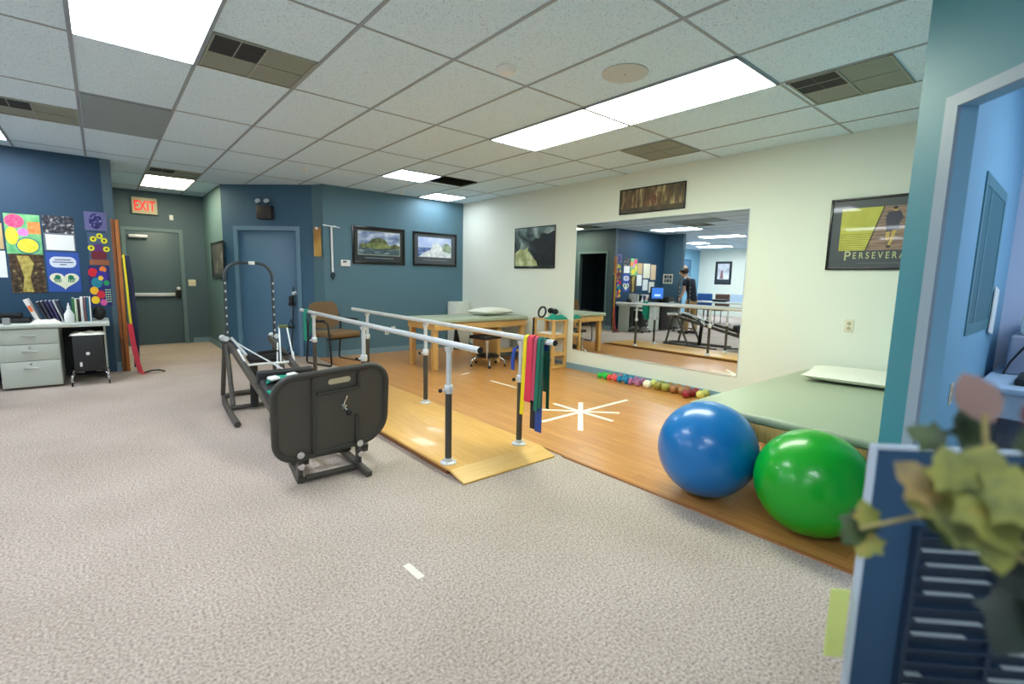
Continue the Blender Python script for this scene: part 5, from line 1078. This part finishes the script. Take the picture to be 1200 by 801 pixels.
for pts in ([(.76, -.09, 1.0), (.73, .0, 1.06), (.705, .05, 1.13), (.70, .055, 1.17)], [(.75, -.07, 1.0), (.72, .03, 1.04), (.71, .10, 1.035), (.705, .15, 1.0)], [(.76, -.10, 1.0), (.72, -.02, 1.08), (.70, .02, 1.15)], [(.75, -.06, .99), (.70, .02, 1.03), (.68, .06, 1.09)]):
    b = MB(); b.tube(pts, 0.0028, sm, 6); b.build('stem', t, True)

# ------------------------------------------------------------------ person by the desk, seen in the mirror
def skin_mesh(name, nodes, edges, root, m, parent, sub=2, label=None):
    me = bpy.data.meshes.new(name); keys = list(nodes)
    me.from_pydata([nodes[k][0] for k in keys], [(keys.index(a), keys.index(c)) for a, c in edges], [])
    o = bpy.data.objects.new(name, me); COL.objects.link(o); o.parent = parent
    md = o.modifiers.new('skin', 'SKIN'); md.use_smooth_shade = True
    if not me.skin_vertices: me.attributes.new('sv', 'FLOAT', 'POINT')
    lay = me.skin_vertices[0].data
    for i, k in enumerate(keys):
        r = nodes[k][1]; lay[i].radius = r if isinstance(r, tuple) else (r, r); lay[i].use_root = (k == root)
    sd = o.modifiers.new('smooth', 'SUBSURF'); sd.levels = 1; sd.render_levels = sub
    me.materials.append(m)
    if label: o['label'] = label
    return o
t = thing('person', 'person in navy polo and khaki trousers bending over, seen in the mirror', 'person', (-1.08, 6.48, 0), 0)
skin = mat('person_skin', (206, 160, 132), 0.55); navy = mat('navy_polo_cotton', (24, 34, 48), 0.85, bump=0.1); khaki = mat('khaki_twill', (158, 132, 92), 0.85, bump=0.1)
Nn = {'pel': ((0, 0, .93), (.095, .07)), 'bel': ((0, .02, 1.06), (.095, .075)), 'che': ((0, .08, 1.25), (.115, .08)), 'nb': ((0, .17, 1.42), (.065, .06)), 'nk': ((0, .215, 1.465), (.058, .058)), 'hd0': ((0, .265, 1.505), (.07, .08)), 'hd1': ((0, .302, 1.565), (.086, .102)), 'hd2': ((0, .305, 1.612), (.06, .07))}
Ed = [('pel', 'bel'), ('bel', 'che'), ('che', 'nb'), ('nb', 'nk'), ('nk', 'hd0'), ('hd0', 'hd1'), ('hd1', 'hd2')]
for s, S in ((-1, 'L'), (1, 'R')):
    Nn.update({'hip' + S: ((s * .095, 0, .86), .06), 'kn' + S: ((s * .11, .03 * s + .02, .50), .056), 'an' + S: ((s * .12, -.02 + .06 * s, .10), .038), 'to' + S: ((s * .13, .13 + .06 * s, .035), .032),
               'sh' + S: ((s * .185, .12, 1.37), .052), 'el' + S: ((s * .235, .10, 1.10), .038), 'wr' + S: ((s * .22, .22, .88), .026), 'pa' + S: ((s * .215, .25, .82), (.034, .018))})
    Ed += [('pel', 'hip' + S), ('hip' + S, 'kn' + S), ('kn' + S, 'an' + S), ('an' + S, 'to' + S), ('che', 'sh' + S), ('sh' + S, 'el' + S), ('el' + S, 'wr' + S), ('wr' + S, 'pa' + S)]
    for k, (dx, ln) in enumerate(((-.026, .062), (-.009, .075), (.009, .070), (.026, .055))):
        a, c = 'f%d' % k + S + 'a', 'f%d' % k + S + 'b'
        Nn[a] = ((s * .215 + dx, .265, .79), .0095); Nn[c] = ((s * .215 + dx * 1.15, .275, .79 - ln), .0075); Ed += [('pa' + S, a), (a, c)]
    Nn['th' + S] = ((s * .18, .285, .815), .0095); Nn['tt' + S] = ((s * .17, .305, .785), .008); Ed += [('wr' + S, 'th' + S), ('th' + S, 'tt' + S)]
skin_mesh('body', Nn, Ed, 'pel', skin, t)
sh = {'w': ((0, -.005, .80), (.172, .14)), 'w2': ((0, 0, .93), (.150, .122)), 'b': ((0, .02, 1.06), (.140, .112)), 'c': ((0, .08, 1.25), (.158, .118)), 'n': ((0, .15, 1.40), (.085, .075))}; se = [('w', 'w2'), ('w2', 'b'), ('b', 'c'), ('c', 'n')]
for s, S in ((-1, 'L'), (1, 'R')): sh.update({'s' + S: ((s * .188, .12, 1.37), .070), 'e' + S: ((s * .222, .105, 1.20), .062)}); se += [('c', 's' + S), ('s' + S, 'e' + S)]
skin_mesh('polo_shirt', sh, se, 'c', navy, t, label='navy short-sleeved polo shirt')
tr = {'w': ((0, 0, .99), (.130, .105)), 'p': ((0, 0, .88), (.135, .115))}; te = [('w', 'p')]
for s, S in ((-1, 'L'), (1, 'R')): tr.update({'h' + S: ((s * .095, 0, .84), .098), 'k' + S: ((s * .11, .03 * s + .02, .50), .075), 'a' + S: ((s * .12, -.02 + .06 * s, .07), .062)}); te += [('p', 'h' + S), ('h' + S, 'k' + S), ('k' + S, 'a' + S)]
skin_mesh('trousers', tr, te, 'w', khaki, t, label='khaki trousers')
b = MB(); b.sphere((0, .262, 1.592), 0.108, mat('dark_brown_hair', (44, 32, 26), 0.7, bump=0.4), 24, (0.87, 1.10, 0.82), Matrix.Rotation(-0.25, 4, 'X')); b.build('hair', t)
for s in (-1, 1):
    b = MB(); b.sphere((s * .032, .372, 1.565), 0.012, M_wplas, 10); b.sphere((s * .032, .381, 1.563), 0.006, M_black, 8); b.build('eye', t)
    b = MB(); b.sphere((s * .082, .285, 1.548), 0.024, skin, 12, (0.35, .7, 1.2)); b.build('ear', t)
    b = MB(); b.box((s * .125, .06 + .06 * s, .035), (.09, .27, .068), M_rub, .03, 3); b.build('shoe', t)
b = MB(); b.add([(0, .413, 1.525), (-.015, .376, 1.515), (.015, .376, 1.515), (0, .380, 1.573)], [(0, 1, 2), (0, 3, 1), (0, 2, 3), (1, 3, 2)], skin, True); b.build('nose', t)
b = MB(); b.sphere((0, .362, 1.492), 0.022, mat('lip', (170, 100, 92), 0.5), 10, (1, .35, .3)); b.build('mouth', t)

# ------------------------------------------------------------------ far room furniture seen in the mirror
t = thing('long_table', 'long grey table in the far room, seen in the mirror', 'table', (-4.6, 7.3, 0), PI / 2)
b = MB(); b.box((0, 0, .70), (1.9, .70, .04), M_metaldesk, .008); b.build('table_top', t)
for sx in (-.88, .88):
    for sy in (-.3, .3): b = MB(); b.cyl((sx, sy, .001), (sx, sy, .68), .02, M_dark); b.build('leg', t)
t = thing('laptop', 'open pale laptop on the far table, seen in the mirror', 'laptop', (-4.6, 7.05, .721), PI / 2)
b = MB(); b.box((0, 0, .01), (.36, .25, .018), M_silver, .004); b.build('base', t); b = MB(); b.box((0, .13, .13), (.38, .012, .24), emit_mat('laptop_glow', (170, 196, 220), .5), .004, rot=Matrix.Rotation(-.2, 4, 'X')); b.build('screen', t)
b = MB(); b.box((-4.65, 7.5, .76), (.35, .42, .08), M_black, .02); tag(b.build('black_case'), 'black case on the far table behind the laptop, seen in the mirror', 'case')
def plain_chair(label, loc, rz, m):
    t = thing('side_chair', label, 'chair', loc, rz, 'chairs in the far room')
    b = MB(); b.box((0, 0, .45), (.5, .48, .08), m, .03, 3); b.build('seat', t); b = MB(); b.box((0, .24, .74), (.5, .06, .42), m, .03, 3); b.build('backrest', t)
    for sx in (-.22, .22):
        for sy in (-.2, .22): b = MB(); b.cyl((sx, sy, .001), (sx, sy, .42), .014, M_black, 10); b.build('leg', t)
plain_chair('blue side chair in the far room, seen in the mirror', (-5.2, 8.4, 0), 1.3, mat('blue_chair_fabric', (40, 92, 160), 0.8))
plain_chair('brown side chair in the far room, seen in the mirror', (-5.1, 7.8, 0), 1.6, mat('brown_chair_fabric', (104, 78, 66), 0.8))

# ------------------------------------------------------------------ world, camera
w = bpy.data.worlds.new('World'); SC.world = w; w.use_nodes = True
bg = w.node_tree.nodes['Background']; bg.inputs['Color'].default_value = (0.6, 0.7, 0.85, 1); bg.inputs['Strength'].default_value = 0.3
cam = bpy.data.cameras.new('camera'); co = bpy.data.objects.new('camera', cam); COL.objects.link(co)
yaw, pitch, roll, fpx = 0.7036, 0.1298, -0.0220, 565.85
f = Vector((math.sin(yaw) * math.cos(pitch), math.cos(yaw) * math.cos(pitch), -math.sin(pitch)))
r = Vector((math.cos(yaw), -math.sin(yaw), 0)); d = f.cross(r)
r2 = r * math.cos(roll) + d * math.sin(roll); d2 = d * math.cos(roll) - r * math.sin(roll)
co.matrix_world = Matrix((( r2.x, -d2.x, -f.x, 0), (r2.y, -d2.y, -f.y, 0), (r2.z, -d2.z, -f.z, 1.30), (0, 0, 0, 1)))
cam.sensor_fit = 'HORIZONTAL'; cam.sensor_width = 36; cam.lens = fpx / 1200 * 36; cam.clip_start = 0.05
cam.dof.use_dof = True; cam.dof.focus_distance = 4.5; cam.dof.aperture_fstop = 1.7
SC.camera = co
SC.view_settings.view_transform = 'Standard'; SC.view_settings.look = 'None'; SC.view_settings.exposure = 0.0
SC.cycles.max_bounces = 10; SC.cycles.diffuse_bounces = 5; SC.cycles.glossy_bounces = 5; SC.cycles.use_denoising = True
